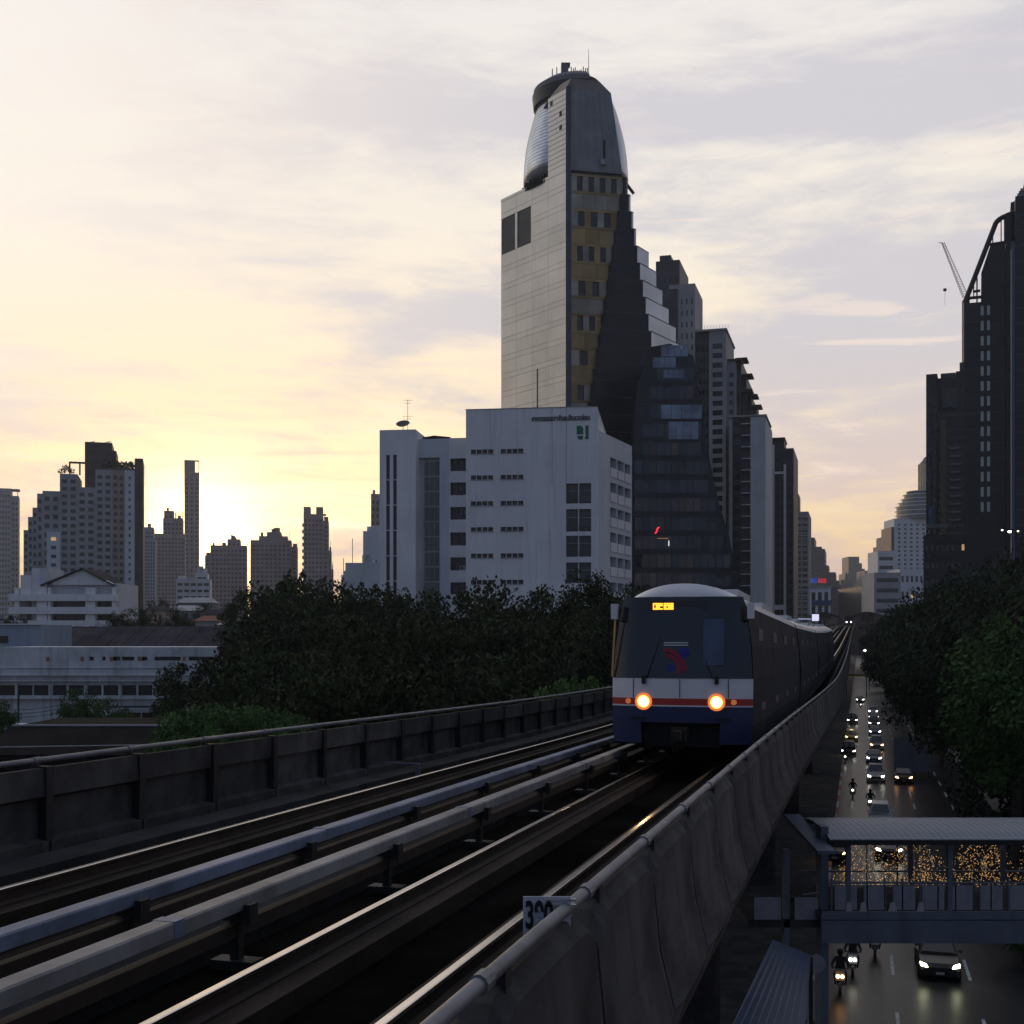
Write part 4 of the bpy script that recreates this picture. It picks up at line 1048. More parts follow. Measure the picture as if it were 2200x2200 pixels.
# stepped white condo
r4 = Bld('residential_tower', 'white gridded condominium with stepped round terraces behind the right-hand trees', 1921, 880, 0)
xa, xb, z1 = r4.block(1921, 1995, 1114, 24, M_whitec, 5, 26, .42, .48, zmin=14, margin=.06)
for k, (a, yt) in enumerate(((1938, 1085), (1943, 1077), (1948, 1069), (1952, 1060), (1958, 1053))):
    cxp = 1993; rad = r4.X(cxp)-r4.X(a); zl_ = z1 if k == 0 else zt_
    zt_ = r4.Z(yt); G().lathe([(rad, zl_), (rad, zt_)], r4.X(cxp), rad*.6+2, 36).build('round_tier', M_glassb if k < 4 else M_dark, r4.o)
    for q in range(3 if k == 0 else 1): G().lathe([(rad+.25, zt_-.5-q*3.2), (rad+.3, zt_-q*3.2)], r4.X(cxp), rad*.6+2, 36).build('terrace_edge', M_white, r4.o)
r4.block(1915, 1921, 1132, 24, M_dark, 1, 24, .6, .5, joined=True); 
r6 = Bld('residential_tower', 'brown-red hazy building with a bright roof frame between far street towers', 1885, 1150, 0)
for a, b, yt in ((1903, 1922, 1152), (1896, 1903, 1172), (1888, 1896, 1205), (1880, 1888, 1225)): r6.block(a, b, yt, 30, M_brown, 2, 18, .5, .5, joined=True)
bar_ = G(); 
for (p0, p1) in (((1898, 1178), (1914, 1176)), ((1898, 1178), (1908, 1192)), ((1908, 1192), (1914, 1190)), ((1913.5, 1162), (1913.5, 1192))):
    A, Bq = P(*p0, 1148), P(*p1, 1148); bar_.tube(A-Vector(r6.o.location), Bq-Vector(r6.o.location), .5, n=5)
bar_.build('roof_frame', mat('orange_frame', (.6, .28, .12), .5), r6.o)
lows = [('white low building with long window bands under the far condominium', 1886, 1922, 1184, 700, M_whitec, 1, 12), ('pale low building with wide ribbon windows near the far station', 1878, 1935, 1230, 560, M_offw, 1, 9),
        ('white low annexe with narrow windows beside the right-hand trees', 1933, 1996, 1222, 600, M_whitec, 6, 6)]
for lb, a, b, yt, Yd, m, cl, rw in lows:
    q = Bld('street_building', lb, a, Yd, 0); q.block(a, b, yt, 20, m, cl, rw, .86 if cl == 1 else .5, .4, lit=.04)
# podium and shop lights below the dark towers
q = Bld('street_building', 'dim low podium with lit shop strip under the dark hotel', 1984, 300, -19.5); q.block(1984, 2100, 1150, 18, M_dark, 10, 9, .6, .35, lit=.02)
q.box('canopy', q.X(1990), q.X(2040), -2, 0, q.Z(1136), q.Z(1128), M_grey)
# far end of the street, in the haze
fe = [('distant hazy tower with sloping shoulder at the far end of the street', ((1823, 1846, 1196), (1846, 1852, 1210), (1852, 1858, 1222), (1816, 1823, 1232)), 2000),
      ('distant hazy low block right of the far sloping tower', ((1858, 1882, 1226), (1850, 1890, 1250)), 1700),
      ('distant hazy low block left of the far sloping tower', ((1806, 1830, 1246), (1800, 1838, 1262)), 1750)]
for lb, bl, Yd in fe:
    q = Bld('distant_building', lb, bl[0][0], Yd, 0)
    for a, b, yt in bl: q.block(a, b, yt, 40, M_dark)
q = thing('distant_spire', 'tiny distant spire left of the hazy tower', 'spire', (P(1818, HZ, 1760).x, 1760, 0)); G().lathe([(4, 0), (3.5, CAMZ+(HZ-1250)/F*1760), (.3, CAMZ+(HZ-1228)/F*1760)], n=10).build('spire_body', M_dark, q)
# flanking rows that close the canyon at street level
rowsd = [(1784, 900, -16), (1800, 1250, -16)]
for k, (px_, Yd, ro) in enumerate(rowsd):
    q = Bld('distant_building', ['distant dark street block beyond the shopfront', 'farther dark street block closing the left side of the street'][k], px_, Yd, ro); q.block(px_, px_+14, 1262+k*22, 120, M_dark, 3, 8, .5, .5, joined=True)
for k, (px_, Yd) in enumerate(((1866, 1200), (1876, 900))):
    q = Bld('distant_building', ['distant dark block on the right side of the street end', 'nearer dark block on the right side of the street end'][k], px_, Yd, 0); q.block(px_, px_+30, 1262-k*6, 100, M_dark, 4, 8, .5, .5, joined=True)
# ================================================================== left skyline
q = Bld('residential_tower', 'pale tower cut by the left edge of the picture, with roof frame', -70, 900, 20)
xa, xb, z1 = q.block(-70, 24, 1046, 26, M_offw, 14, 30, .5, .5, joined=True); q.block(24, 40, 1061, 22, M_offw, 2, 28, .6, .5, y0=2, joined=True)
q.box('roof_frame', q.X(24), q.X(42), 2, 14, q.Z(1048.5), q.Z(1046), M_grey); q.box('roof_frame', q.X(37), q.X(38.5), 2, 3, q.Z(1061), q.Z(1048.5), M_grey)
# big condominium
A = Bld('residential_tower', 'large grey condominium with dark rooftop box and roof garden, left skyline', 195, 480, 15.5)
def win_col(px0, px1, pyt, cols, rows, y0, wall=M_offw, fx=.62, fz=.52, zlo=10, pane=M_glass, lit=.0):
    xa, xb, z1 = A.block(px0, px1, pyt, 24, wall, cols, rows, fx, fz, y0=y0, zmin=zlo, pane=pane, lit=lit, top=.02); return xa, xb, z1
win_col(205, 241, 1008, 2, 24, 0, M_offw); win_col(241, 268, 1008, 2, 24, .6, M_brown, .6); win_col(268, 289, 1008, 1, 24, -.4, M_whitec, .22, .42)
win_col(166, 205, 1047, 2, 21, .4, M_offw); win_col(128, 166, 1019, 2, 23, 1.0, M_offw); win_col(101, 130, 1145, 1, 13, -1.0, M_whitec, .4, .4, lit=.12)
for a, b, yt, yy in ((90, 128, 1056, 2.2), (78, 90, 1062, 2.6), (68, 78, 1092, 3.0), (58, 68, 1112, 3.4), (48, 58, 1140, 3.8)): win_col(a, b, yt, 2 if b-a > 20 else 1, 17, yy, M_offw, .6)
A.box('end_fin', A.X(289), A.X(307), 1.5, 24, 0, A.Z(980), M_darkb)
A.box('rooftop_box', A.X(181), A.X(240), 3, 20, A.Z(1052), A.Z(947), M_darkb); A.box('rooftop_box', A.X(240), A.X(249), 3, 20, A.Z(1010), A.Z(964), M_darkb)
A.box('roof_parapet', A.X(205), A.X(289), .8, 3.4, A.Z(1008.3), A.Z(1003), M_darkb)
for a, b, c0, c1 in ((146, 181, 990, 993), (146, 149, 993, 1018), (168, 171, 993, 1018)): A.box('roof_frame', A.X(a), A.X(b), 4, 6, A.Z(c1), A.Z(c0), M_darkb)
def leaf_cloud(g, cen, rad, n, size, rn, m=0):
    for _ in range(n):
        while True:
            v = Vector((rn.uniform(-1, 1), rn.uniform(-1, 1), rn.uniform(-1, 1)))
            if .2 < v.length < 1: break
        p = Vector(cen)+Vector((v.x*rad[0], v.y*rad[1], v.z*rad[2])); a = Vector((rn.uniform(-1, 1), rn.uniform(-1, 1), rn.uniform(-1, 1))).normalized()
        b = a.orthogonal().normalized(); c_ = a.cross(b); sz = size*rn.uniform(.6, 1.3)
        g.face([p-b*sz, p+c_*sz*.6, p+b*sz, p-c_*sz*.6], m)
rn = random.Random(5); g = G()
for k in range(16): leaf_cloud(g, (A.X(225+62*k/15), 3, A.Z(1000)+rn.uniform(0, 1.6)), (1.7, 1.2, 1.6), 60, .45, rn)
for k in range(6): leaf_cloud(g, (A.X(128+30*k/6), 4, A.Z(1012)+rn.uniform(0, 2)), (1.2, 1, 1.3), 40, .4, rn)
struct(g.build('roof_garden', M_foli[0], A.o), 'stuff')
# pair of slim cranes-like aerial wings on the rooftop box
for px_ in (196, 231):
    t = thing('roof_davit', 'thin bird-like cleaning davit on the dark rooftop box, %s of two' % ('left' if px_ < 200 else 'right'), 'davit', (P(px_, HZ, 490).x, 490, A.Z(947)))
    G().tube((0, 0, 0), (0, 0, 1.0), .08).build('post', M_black2, t); G().xz([(-1.3, 1.0), (.6, .95), (1.7, 1.5), (.4, 1.25)], -.15, .15).build('arm', M_black2, t)
# slim tower
q = Bld('residential_tower', 'slim tall tower with open frame top, left of the sunset glow', 396, 1080, 14)
q.block(396, 428, 1014, 14, M_brown, 3, 40, .4, .5, joined=True); q.box('top_box', q.X(396), q.X(419), 0, 12, q.Z(1014), q.Z(988), M_brown)
for a, b, c0, c1 in ((419, 428, 988, 990), (426.5, 428, 990, 1014)): q.box('open_frame', q.X(a), q.X(b), 0, 3, q.Z(c1), q.Z(c0), M_brown)
def simple(label, parts, Y, m, cols=4, rows=16, rot=0, fx=.5, fz=.5, name='residential_tower', depth=24, joined=True, zmin=None, lit=0.):
    q = Bld(name, label, parts[0][0], Y, -math.degrees(math.atan((parts[0][1]-CX)/F))*.9)
    rk = random.Random(len(label))
    for i, (a, b, yt) in enumerate(parts):
        xr0, xr1, zr_ = q.X(a), q.X(b), q.Z(yt)
        for _ in range(3 if b-a > 25 else 1):
            xx = rk.uniform(xr0+.5, max(xr0+.6, xr1-3)); hh_ = rk.uniform(1., 3.2); ww_ = rk.uniform(1.2, 4.); G().box(xx, min(xx+ww_, xr1-.2), 3, 7, zr_, zr_+hh_).build('roof_tank', m, q.o)
        if rk.random() < .5: xx = rk.uniform(xr0+.5, xr1-.5); G().tube((xx, 4, zr_), (xx, 4, zr_+rk.uniform(4, 9)), .12).build('roof_mast', M_dark, q.o)
        q.block(a, b, yt, depth, m, max(1, int(cols*(b-a)/max(1, parts[0][1]-parts[0][0]))), rows, fx, fz, y0=.9*i, joined=joined, zmin=zmin, lit=lit)
    return q
simple('pale gridded block just right of the large grey condominium', ((305, 334, 1155), (305, 330, 1132)), 800, M_offw, 5, 34, joined=True)
q = simple('hazy brown tower with spiked crown before the slim tower', ((330, 398, 1146), (350, 393, 1112), (352, 372, 1096)), 950, M_brown, 9, 30)
for k in range(5): q.box('crown_spike', q.X(372+4.5*k), q.X(374+4.5*k), 4, 6, q.Z(1113), q.Z(1096+(k % 2)*3), M_brown)
simple('small white five-storey building with black strip windows below the slim tower', ((378, 452, 1243), (420, 446, 1229)), 520, M_white, 5, 8, fx=.75, fz=.42, joined=False, zmin=16)
simple('hazy brown apartment block right of the sun gap', ((452, 530, 1171), (440, 452, 1193), (488, 516, 1157)), 860, M_brown, 9, 24)
q = simple('rounded hazy apartment block with stepped crown, centre left skyline', ((538, 626, 1160), (556, 618, 1151), (573, 604, 1142), (626, 639, 1173)), 800, M_brown, 9, 26)
q = simple('dark twin-horned tower standing alone left of the white office building', ((652, 694, 1104), (694, 706, 1118), (706, 712, 1182), (712, 716, 1222)), 780, M_brown, 5, 30)
q.box('horn', q.X(652), q.X(667), 2, 12, q.Z(1104), q.Z(1088), M_brown); q.box('horn', q.X(679), q.X(694), 2, 12, q.Z(1104), q.Z(1088), M_brown); q.box('roof_arm', q.X(694), q.X(701), 2, 6, q.Z(1106), q.Z(1103), M_brown)
for k in range(14): q.box('balcony', q.X(649.5)-.2, q.X(652), 2, 7, q.Z(1130+k*14), q.Z(1124+k*14), M_brown)
simple('narrow slatted tower edge touching the left side of the office building', ((797, 816, 1061),), 620, M_brown, 2, 24)
simple('white block with twin dark slits left of the office building', ((780, 816, 1141),), 520, M_whitec, 2, 1, fx=.3, fz=.6, joined=False)
simple('low pale blue-white block left of the office building', ((742, 816, 1209), (733, 742, 1235)), 430, M_whitec, 1, 1, fx=.02, fz=.02)
# ------------------------------------------------------------------ white gabled house
H_ = Bld('white_house', 'white modern house with long balconies and dark gabled roof, left', 18, 230, 0, 'house')
hx = H_.X; hzf = H_.Z
def hb(n, a, b, y0, y1, py0, py1, m): return H_.box(n, hx(a), hx(b), y0, y1, hzf(py1), hzf(py0), m)
H_.box('core_wall', hx(38), hx(248), 2.2, 14, 0, hzf(1252), M_whitec)
for a, b in ((1276, 1291), (1304, 1319), (1333, 1346)): hb('balcony_band', 18, 250, 0, 1.4, a, b, M_white)
for a, b in ((28, 38), (76, 98), (100, 106), (181, 202), (238, 243)): H_.box('pier', hx(a), hx(b), .6, 2.2, 0, hzf(1262), M_white)
for rz0, rz1 in ((1291, 1304), (1319, 1333)):
    for a, b in ((106, 181), (203, 239), (76, 99), (48, 58)): hb('window', a, b, 2.1, 2.19, rz0, rz1, M_glassd)
hb('tower_block', 40, 63, .8, 10, 1235, 1276, M_white); hb('tower_block', 63, 80, 1.2, 10, 1220, 1276, M_white); hb('tower_block', 80, 95, 1.0, 10, 1220, 1276, M_whitec); hb('tower_block', 30, 40, 1.4, 8, 1262, 1276, M_white)
g = G().xz([(hx(108), hzf(1256)), (hx(238), hzf(1256)), (hx(238), hzf(1253)), (hx(174), hzf(1223)), (hx(108), hzf(1251))], 1.0, 2.0); g.build('gable_wall', M_white, H_.o)
g = G()
for (a, za), (b, zb) in (((hx(84), hzf(1256)), (hx(174), hzf(1220))), ((hx(174), hzf(1220)), (hx(240), hzf(1255)))):
    g.face([(a, .4, za), (b, .4, zb), (b, 12, zb), (a, 12, za)]); g.face([(a, .4, za-.25), (b, .4, zb-.25), (b, 12, zb-.25), (a, 12, za-.25)]); g.face([(a, .4, za), (b, .4, zb), (b, .4, zb-.25), (a, .4, za-.25)])
g.build('gable_roof', M_roofd, H_.o)
for q_ in (50, 192): hb('window', q_, q_+5, 2.1, 2.19, 1263, 1271, M_glassd)
# ------------------------------------------------------------------ nearer low buildings on the left
q = Bld('grey_house', 'plain blue-grey wall building at left edge with one small window', -40, 140, 0)
q.block(-40, 87, 1342, 10, mat('blue_grey_wall', (.28, .34, .42), .8, .1, .2, streak=.3)); q.box('window', q.X(-10), q.X(18), -.04, .04, q.Z(1382), q.Z(1366), M_glassd); q.box('roof_edge', q.X(-40)-.2, q.X(87)+.1, -.3, .3, q.Z(1342), q.Z(1340), M_white)
q = Bld('shed_roof', 'long dark mottled sheet roof behind the pale school block', 87, 150, 0)
g = G(); x_a, x_b = q.X(87), q.X(466); n_ = 22
for k in range(n_):
    a = x_a+(x_b-x_a)*k/n_; b = x_a+(x_b-x_a)*(k+1)/n_-.03; zo = .05*(k % 2)
    G().yz([(-1+.02*k % 3, q.Z(1394)+zo), (9, q.Z(1346)+zo), (9, q.Z(1346)+zo+.06), (-1+.02*k % 3, q.Z(1394)+zo+.06)], a, b).build('roof_sheet', M_roofd, q.o)
q.box('wall', x_a+.3, x_b-.3, 0, 9, 0, q.Z(1396), M_grey)
sc = Bld('school_building', 'long weathered pale two-storey block with ribbon windows behind the left parapet', -20, 122, 0)
xa, xb, z1 = sc.X(-20), sc.X(480), sc.Z(1390)
wn = []; 
for k in range(10):
    a = sc.X(-38+37.5*k+37*k*0+k*36*0)
edges = [-6, 32, 40, 70, 72, 104, 113, 143, 147, 180, 188, 218, 222, 254, 262, 293, 297, 327, 335, 366, 370, 400, 408, 438, 442, 472]
wn = [(sc.X(edges[i])-xa, sc.X(edges[i+1])-xa) for i in range(0, len(edges)-1, 2)]
zrow = [(sc.Z(1494), sc.Z(1472))]
M_sch = mat('weathered_white', (.60, .61, .62), .85, .2, .5, streak=.6)
facade(sc.o, (xa, 0, 0), (1, 0), xb-xa, sc.Z(1452)-0, wn, zrow, M_sch, M_glass, .2)
ed2 = [(195, 205), (223, 230), (245, 262), (265, 292), (299, 320), (335, 391), (408, 462)]
facade(sc.o, (xa, -.5, sc.Z(1451)), (1, 0), xb-xa, z1-sc.Z(1451), [(sc.X(a)-xa, sc.X(b)-xa) for a, b in ed2], [(sc.Z(1419)-sc.Z(1451), sc.Z(1410.5)-sc.Z(1451))], M_sch, M_glassd, .35)
sc.box('body', xa, xb, .4, 11, 0, z1-.03, M_sch)
for yy in (1434, 1450, 1500, 1462): sc.box('string_course', xa, xb+.05, -.62, -.45 if yy < 1452 else 0, sc.Z(yy+1.2), sc.Z(yy-.6), M_sch)
for px_ in (35, 107, 183, 258, 330, 403): sc.box('pilaster', sc.X(px_-2), sc.X(px_+2), -.12, 0, 0, sc.Z(1453), M_sch)
for px_ in (103, 177, 240, 302, 395, 470): sc.box('brick_patch', sc.X(px_), sc.X(px_+7), -.53, -.49, sc.Z(1420), sc.Z(1411), mat('brick_orange', (.36, .15, .06), .8, .2, 2))
sc.box('awning', sc.X(252), sc.X(334), -2.2, 0, sc.Z(1528), sc.Z(1520), M_offw); sc.box('awning_post', sc.X(317), sc.X(319), -2.2, -2.1, 0, sc.Z(1528), M_offw); sc.box('ground_opening', sc.X(240), sc.X(345), -.3, -.02, 0, sc.Z(1516), M_dark)
q = Bld('roadside_canopy', 'flat pale blue canopy roof beside the left parapet', -60, 90, 0, 'canopy')
g = G().box(q.X(-60), q.X(300), 0, 1.2, q.Z(1578), q.Z(1556)); g.build('fascia', mat('canopy_white', (.34, .40, .48), .6, .1, .3, streak=.2), q.o)
for k in range(5): q.box('post', q.X(-30+80*k), q.X(-27+80*k), .3, .6, 0, q.Z(1578), M_grey)
q = Bld('dark_hall', 'dark low hall roof with pale edge right behind the left pipe rail', -60, 62, 0, 'building')
g = G(); za, zb = q.Z(1622), q.Z(1576)
a0, a1, b1 = q.X(-60), q.X(395), q.X(322)
g.face([(a0, 0, za), (a1, 0, za), (b1, 5, zb), (a0, 5, zb)]); g.face([(a0, 5, zb), (b1, 5, zb), (b1, 12, zb), (a0, 12, zb)]); g.face([(a1, 0, za), (a1+.5, 12, za), (b1, 12, zb), (b1, 5, zb)]); g.face([(a0, 0, 0), (a1, 0, 0), (a1, 0, za), (a0, 0, za)]); g.build('hip_roof', mat('tar_roof', (.012, .012, .013), .95, .4, .5, spec=.03), q.o)
g = G(); g.tube((a0, 4.98, zb+.04), (b1, 4.98, zb+.04), .06); g.tube((b1, 4.98, zb+.04), (a1, 0, za+.04), .06); g.tube((a0, -.02, q.Z(1606)), (q.X(340), 0, q.Z(1600)), .03); g.build('ridge_cap', M_offw, q.o)
t = thing('utility_pole', 'thin street pole with wires before the school block', 'pole', (P(40, HZ, 100).x, 100, 0))
G().tube((0, 0, 0), (0, 0, CAMZ-(1470-HZ)/F*100), .10, .07).build('pole', M_concd, t); g = G()
for k in range(3):
    zz = CAMZ-(1512+k*8-HZ)/F*100
    for j in range(8):
        u, v = j/8, (j+1)/8; f_ = lambda w: (-4+w*8, 0, zz-.5*math.sin(w*math.pi))
        g.tube(f_(u), f_(v), .03, n=4)
struct(g.build('wire', M_black, t), 'stuff')
# small roofs in the middle distance
rn = random.Random(11)
spec = [(306, 352, 1300, 250, 'brown', 'low dark-brown roofed house at the foot of the large condominium'), (350, 430, 1300, 330, 'grey', 'low grey roof between the skyline and the shed roof'), (420, 470, 1322, 205, 'red', 'small house with dull red roof near the shed roof end'),
        (470, 540, 1330, 190, 'grey', 'grey-roofed house left of the tall park trees'), (505, 565, 1348, 160, 'brown', 'brown house half hidden by the park trees'), (430, 500, 1308, 270, 'brown', 'flat brown building behind the dull red roof'),
        (380, 450, 1283, 420, 'grey', 'long pale shed below the small white building')]
for a, b, yt, Yd, cc_, lb in spec:
    q = Bld('small_house', lb, a, Yd, rn.uniform(-12, 12), 'house'); w_ = q.X(b)-q.X(a); z1 = q.Z(yt+12)
    wm = {'brown': M_brown, 'grey': M_grey, 'red': M_offw}[cc_]; rm = {'brown': M_roofd, 'grey': M_roofm, 'red': mat('red_roof', (.20, .055, .035), .8, .3, .4)}[cc_]
    facade(q.o, (0, 0, 0), (1, 0), w_, z1, spans(.3, w_-.3, 4, .5), [(z1-2.4, z1-.9)], wm, M_glassd, .2); q.box('body', 0, w_, .35, 8, 0, z1-.02, wm)
    g = G(); zr = q.Z(yt); g.face([(-.4, -.5, z1), (w_+.4, -.5, z1), (w_-1, 4, zr), (1, 4, zr)]); g.face([(w_+.4, -.5, z1), (w_+.4, 8.5, z1), (w_-1, 4, zr)]); g.face([(w_+.4, 8.5, z1), (-.4, 8.5, z1), (1, 4, zr), (w_-1, 4, zr)]); g.face([(-.4, 8.5, z1), (-.4, -.5, z1), (1, 4, zr)]); g.build('roof', rm, q.o)

# ================================================================== trees
def crown_mesh(seed, R_, H, n_cl, n_leaf, size, mi, flat=.8):
    rn = random.Random(seed); g = G()
    for _ in range(n_cl):
        while True:
            v = Vector((rn.uniform(-1, 1), rn.uniform(-1, 1), rn.uniform(-1, 1)))
            if .25 < v.length < 1: break
        v = v*(.55+.45*rn.random())/max(v.length, .3)*min(1, v.length+.25)
        c_ = (v.x*R_, v.y*R_, v.z*H); r_ = R_*rn.uniform(.16, .32)
        leaf_cloud(g, c_, (r_, r_, r_*flat), n_leaf, size, rn)
    for _ in range(26):      # stray sprigs that break the outline
        an = rn.uniform(0, 2*math.pi); e = rn.uniform(.1, 1.4); v = Vector((math.cos(an)*math.cos(e)*R_*1.02, math.sin(an)*math.cos(e)*R_*1.02, math.sin(e)*H*1.08))
        leaf_cloud(g, v, (R_*.08, R_*.08, R_*.14), 14, size*.9, rn)
    me = g.mesh('crown', M_foli[mi] if mi < 3 else M_hedge if mi == 3 else M_olive); return me
def trunk_mesh(seed, h, R_):
    rn = random.Random(seed); g = G(); top = Vector((rn.uniform(-.5, .5), rn.uniform(-.5, .5), h*.62))
    g.tube((0, 0, 0), top*.5, .38, .30, 9, caps=False); g.tube(top*.5, top, .30, .22, 9, caps=False)
    for k in range(6):
        a = 2*math.pi*k/6+rn.random(); e = top+Vector((math.cos(a)*R_*.6, math.sin(a)*R_*.6, h*rn.uniform(.12, .3))); m_ = top.lerp(e, .5)+Vector((0, 0, .4))
        g.tube(top*rn.uniform(.75, 1), m_, .16, .11, 6, caps=False); g.tube(m_, e, .11, .04, 6, caps=False)
    return g.mesh('trunk', M_bark)
CR = [crown_mesh(k, 5.5, 5.2, 70, 190, .17+.03*(k % 3), (0, 1, 4, 0, 4)[k]) for k in range(5)]
CRS = [crown_mesh(20+k, 2.6, 2.2, 60, 120, .11, 2+k) for k in range(2)]
CR.append(crown_mesh(31, 5.5, 5.2, 90, 110, .22, 2))
TR = [trunk_mesh(k, 17, 5.5) for k in range(3)]
TRS = trunk_mesh(9, 5, 2.4)
def tree(loc, h, rad, label, group=None, small=False, k=0, cat='tree', name='tree', mi=None):
    t = thing(name, label, cat, (loc[0], loc[1], 0), 0, group); rn = random.Random(int(loc[0]*31+loc[1]*17))
    base_h = 17 if not small else 5
    tr = put('trunk', TRS if small else TR[k % 3], t); tr.scale = (1, 1, h/base_h*.95)
    me = CRS[k % 2] if small else CR[5] if k == 99 else CR[k % 5]
    cr_ = put('crown', me, t, (0, 0, 0), (0, 0, rn.uniform(0, 6.28)))
    R0, H0 = (2.6, 2.2) if small else (5.5, 5.2)
    hh = min(h*.42, rad*1.15); cr_.scale = (rad/R0, rad/R0, hh/H0); cr_.location = (0, 0, h-hh*1.05)
    return t
def ptree(px, py_top, Y, rad, label, group=None, **kw):
    p = P(px, py_top, Y); return tree((p.x, p.y), p.z, rad, label, group, **kw)
LBP = 'dark leafy park tree in the dense belt behind the left parapet'; GRP = 'park trees behind the left parapet'
k = 0
for px_, pyt, Yd, rad in ((520, 1290, 95, 4.5), (560, 1248, 110, 5.5), (640, 1246, 118, 5.6), (720, 1262, 105, 5.2), (800, 1268, 112, 5.5), (880, 1280, 104, 5.4), (960, 1272, 115, 5.8), (1040, 1264, 106, 5.6), (1120, 1284, 112, 5.6), (1195, 1272, 104, 5.0), (1262, 1236, 88, 3.6), (1310, 1262, 96, 4.4), (1370, 1280, 104, 5.), (1440, 1290, 120, 5.), (1500, 1300, 140, 5.5),
                          (560, 1330, 78, 4.6), (650, 1320, 84, 5.2), (740, 1335, 80, 5.0), (840, 1330, 84, 5.4), (940, 1335, 80, 5.2), (1040, 1338, 82, 5.2), (1130, 1330, 84, 5.2), (1220, 1335, 78, 4.6), (1290, 1345, 74, 4.0),
                          (700, 1420, 60, 4.2), (640, 1440, 64, 4.2), (800, 1425, 62, 4.4), (900, 1430, 60, 4.2), (1000, 1420, 62, 4.2), (1090, 1425, 60, 4.), (1180, 1420, 62, 3.8), (600, 1395, 70, 4.6), (505, 1385, 76, 4.)):
    ptree(px_+(50 if px_ < 600 else 0), pyt, Yd, rad, LBP, GRP, k=k); k += 1
ptree(410, 1424, 100, 3.4, 'rounded dark tree in front of the right end of the school block', k=1)
ptree(1250, 1462, 55, 1.8, 'bright green bush just behind the left pipe rail near the train', small=True, k=1, cat='bush', name='bush')
ptree(1200, 1478, 52, 1.6, 'low bright green bush behind the left pipe rail, left of the train', small=True, k=1, cat='bush', name='bush')
ptree(165, 1484, 82, 1.55, 'clipped round dark green bush tree before the school windows', small=True, k=0, cat='bush', name='bush')
ptree(225, 1508, 80, 1.9, 'broad clipped green bush before the flat blue canopy', small=True, k=0, cat='bush', name='bush')
ptree(265, 1530, 78, 1.3, 'small round bush at the right end of the clipped bush pair', small=True, k=0, cat='bush', name='bush')
ptree(-5, 1508, 84, 1.4, 'bush cut by the left edge beside the utility pole', small=True, k=0, cat='bush', name='bush')
for k, (px_, pyt) in enumerate(((390, 1532), (440, 1522), (490, 1520), (545, 1524), (590, 1535), (630, 1545))):
    ptree(px_, pyt, 50+k*.6, 1.6, 'bright green rounded shrub in the low hedge behind the left pipe rail', 'low hedge shrubs', small=True, k=1, cat='shrub', name='shrub')
for k, (px_, pyt, Yd, rad) in enumerate(((255, 1318, 200, 4), (300, 1308, 210, 4.5), (345, 1292, 260, 5), (380, 1312, 220, 4), (440, 1300, 300, 4), (522, 1268, 190, 3.6), (25, 1322, 170, 2.5), (610, 1290, 170, 6), (700, 1280, 175, 6), (770, 1275, 170, 5), (850, 1278, 165, 5))):
    ptree(px_, pyt, Yd, rad, 'small dark tree among the low roofs in front of the left skyline', 'trees among the left rooftops', k=k)
# street trees on the right
LBR = 'tall dark street tree in the row overhanging the right side of the road'; GRR = 'street trees on the right'
for k, (s_, t_, h_, rad) in enumerate(((66, 13.5, 15.5, 6.0), (78, 16, 20, 7.0), (80, 11.0, 12.5, 5.0), (92, 12.5, 19, 6.8), (104, 17, 22, 7.5), (112, 11.0, 18.5, 6.6), (128, 12.5, 21, 7.2), (146, 11., 20, 7.0), (150, 18, 24, 8), (166, 11.5, 21, 7.2), (188, 11, 20.5, 7.2), (200, 18, 25, 8), (212, 11, 20, 7.0), (240, 10.5, 20, 7.2), (272, 10.5, 19.5, 7.2), (310, 10.5, 19.5, 7.4), (350, 10, 19, 7.4), (400, 10, 19, 7.4), (450, 10, 19.5, 7.5), (520, 9.5, 20, 8), (56, 17.5, 12, 4.6), (135, 19, 25, 7.5), (118, 22, 27, 8))):
    p = S2(s_, t_-(1.9 if 100 < s_ and t_ < 13 else 0)); tree((p.x, p.y), h_, rad, LBR, GRR, k=(0, 3)[k % 2])
ptree(2178, 1340, 60, 3.6, 'lighter green sprawling tree at the right edge above the footbridge', k=99)
for k, (px_, py_) in enumerate(((2215, 2030),)):
    p = ground_at(px_, py_+40); tree((p.x, p.y), 2.6, 1.7, 'dark shrub on the right pavement below the footbridge', None, small=True, k=0, cat='shrub', name='shrub')
# ================================================================== footbridge
FB = thing('footbridge', 'covered steel footbridge with grey panels crossing over the road, lower right', 'footbridge', (P(1790, HZ, 36.3).x, 36.3, 0))
fo = Vector(FB.location)
def fx_(px, Y=36.3): return (px-CX)/F*Y-fo.x
def fzz(py, Y=36.3): return CAMZ-(py-HZ)/F*Y
xL, xR = fx_(1778), fx_(2330)
M_fb = mat('bridge_blue_grey', (.105, .125, .165), .6, .15, .8, streak=.4)
M_fp = mat('bridge_panel', (.22, .225, .26), .6, .15, 1.5, streak=.5)
M_fr = mat('bridge_roof_sheet', (.17, .20, .25), .5, .12, 1.0, metal=.2, streak=.2)
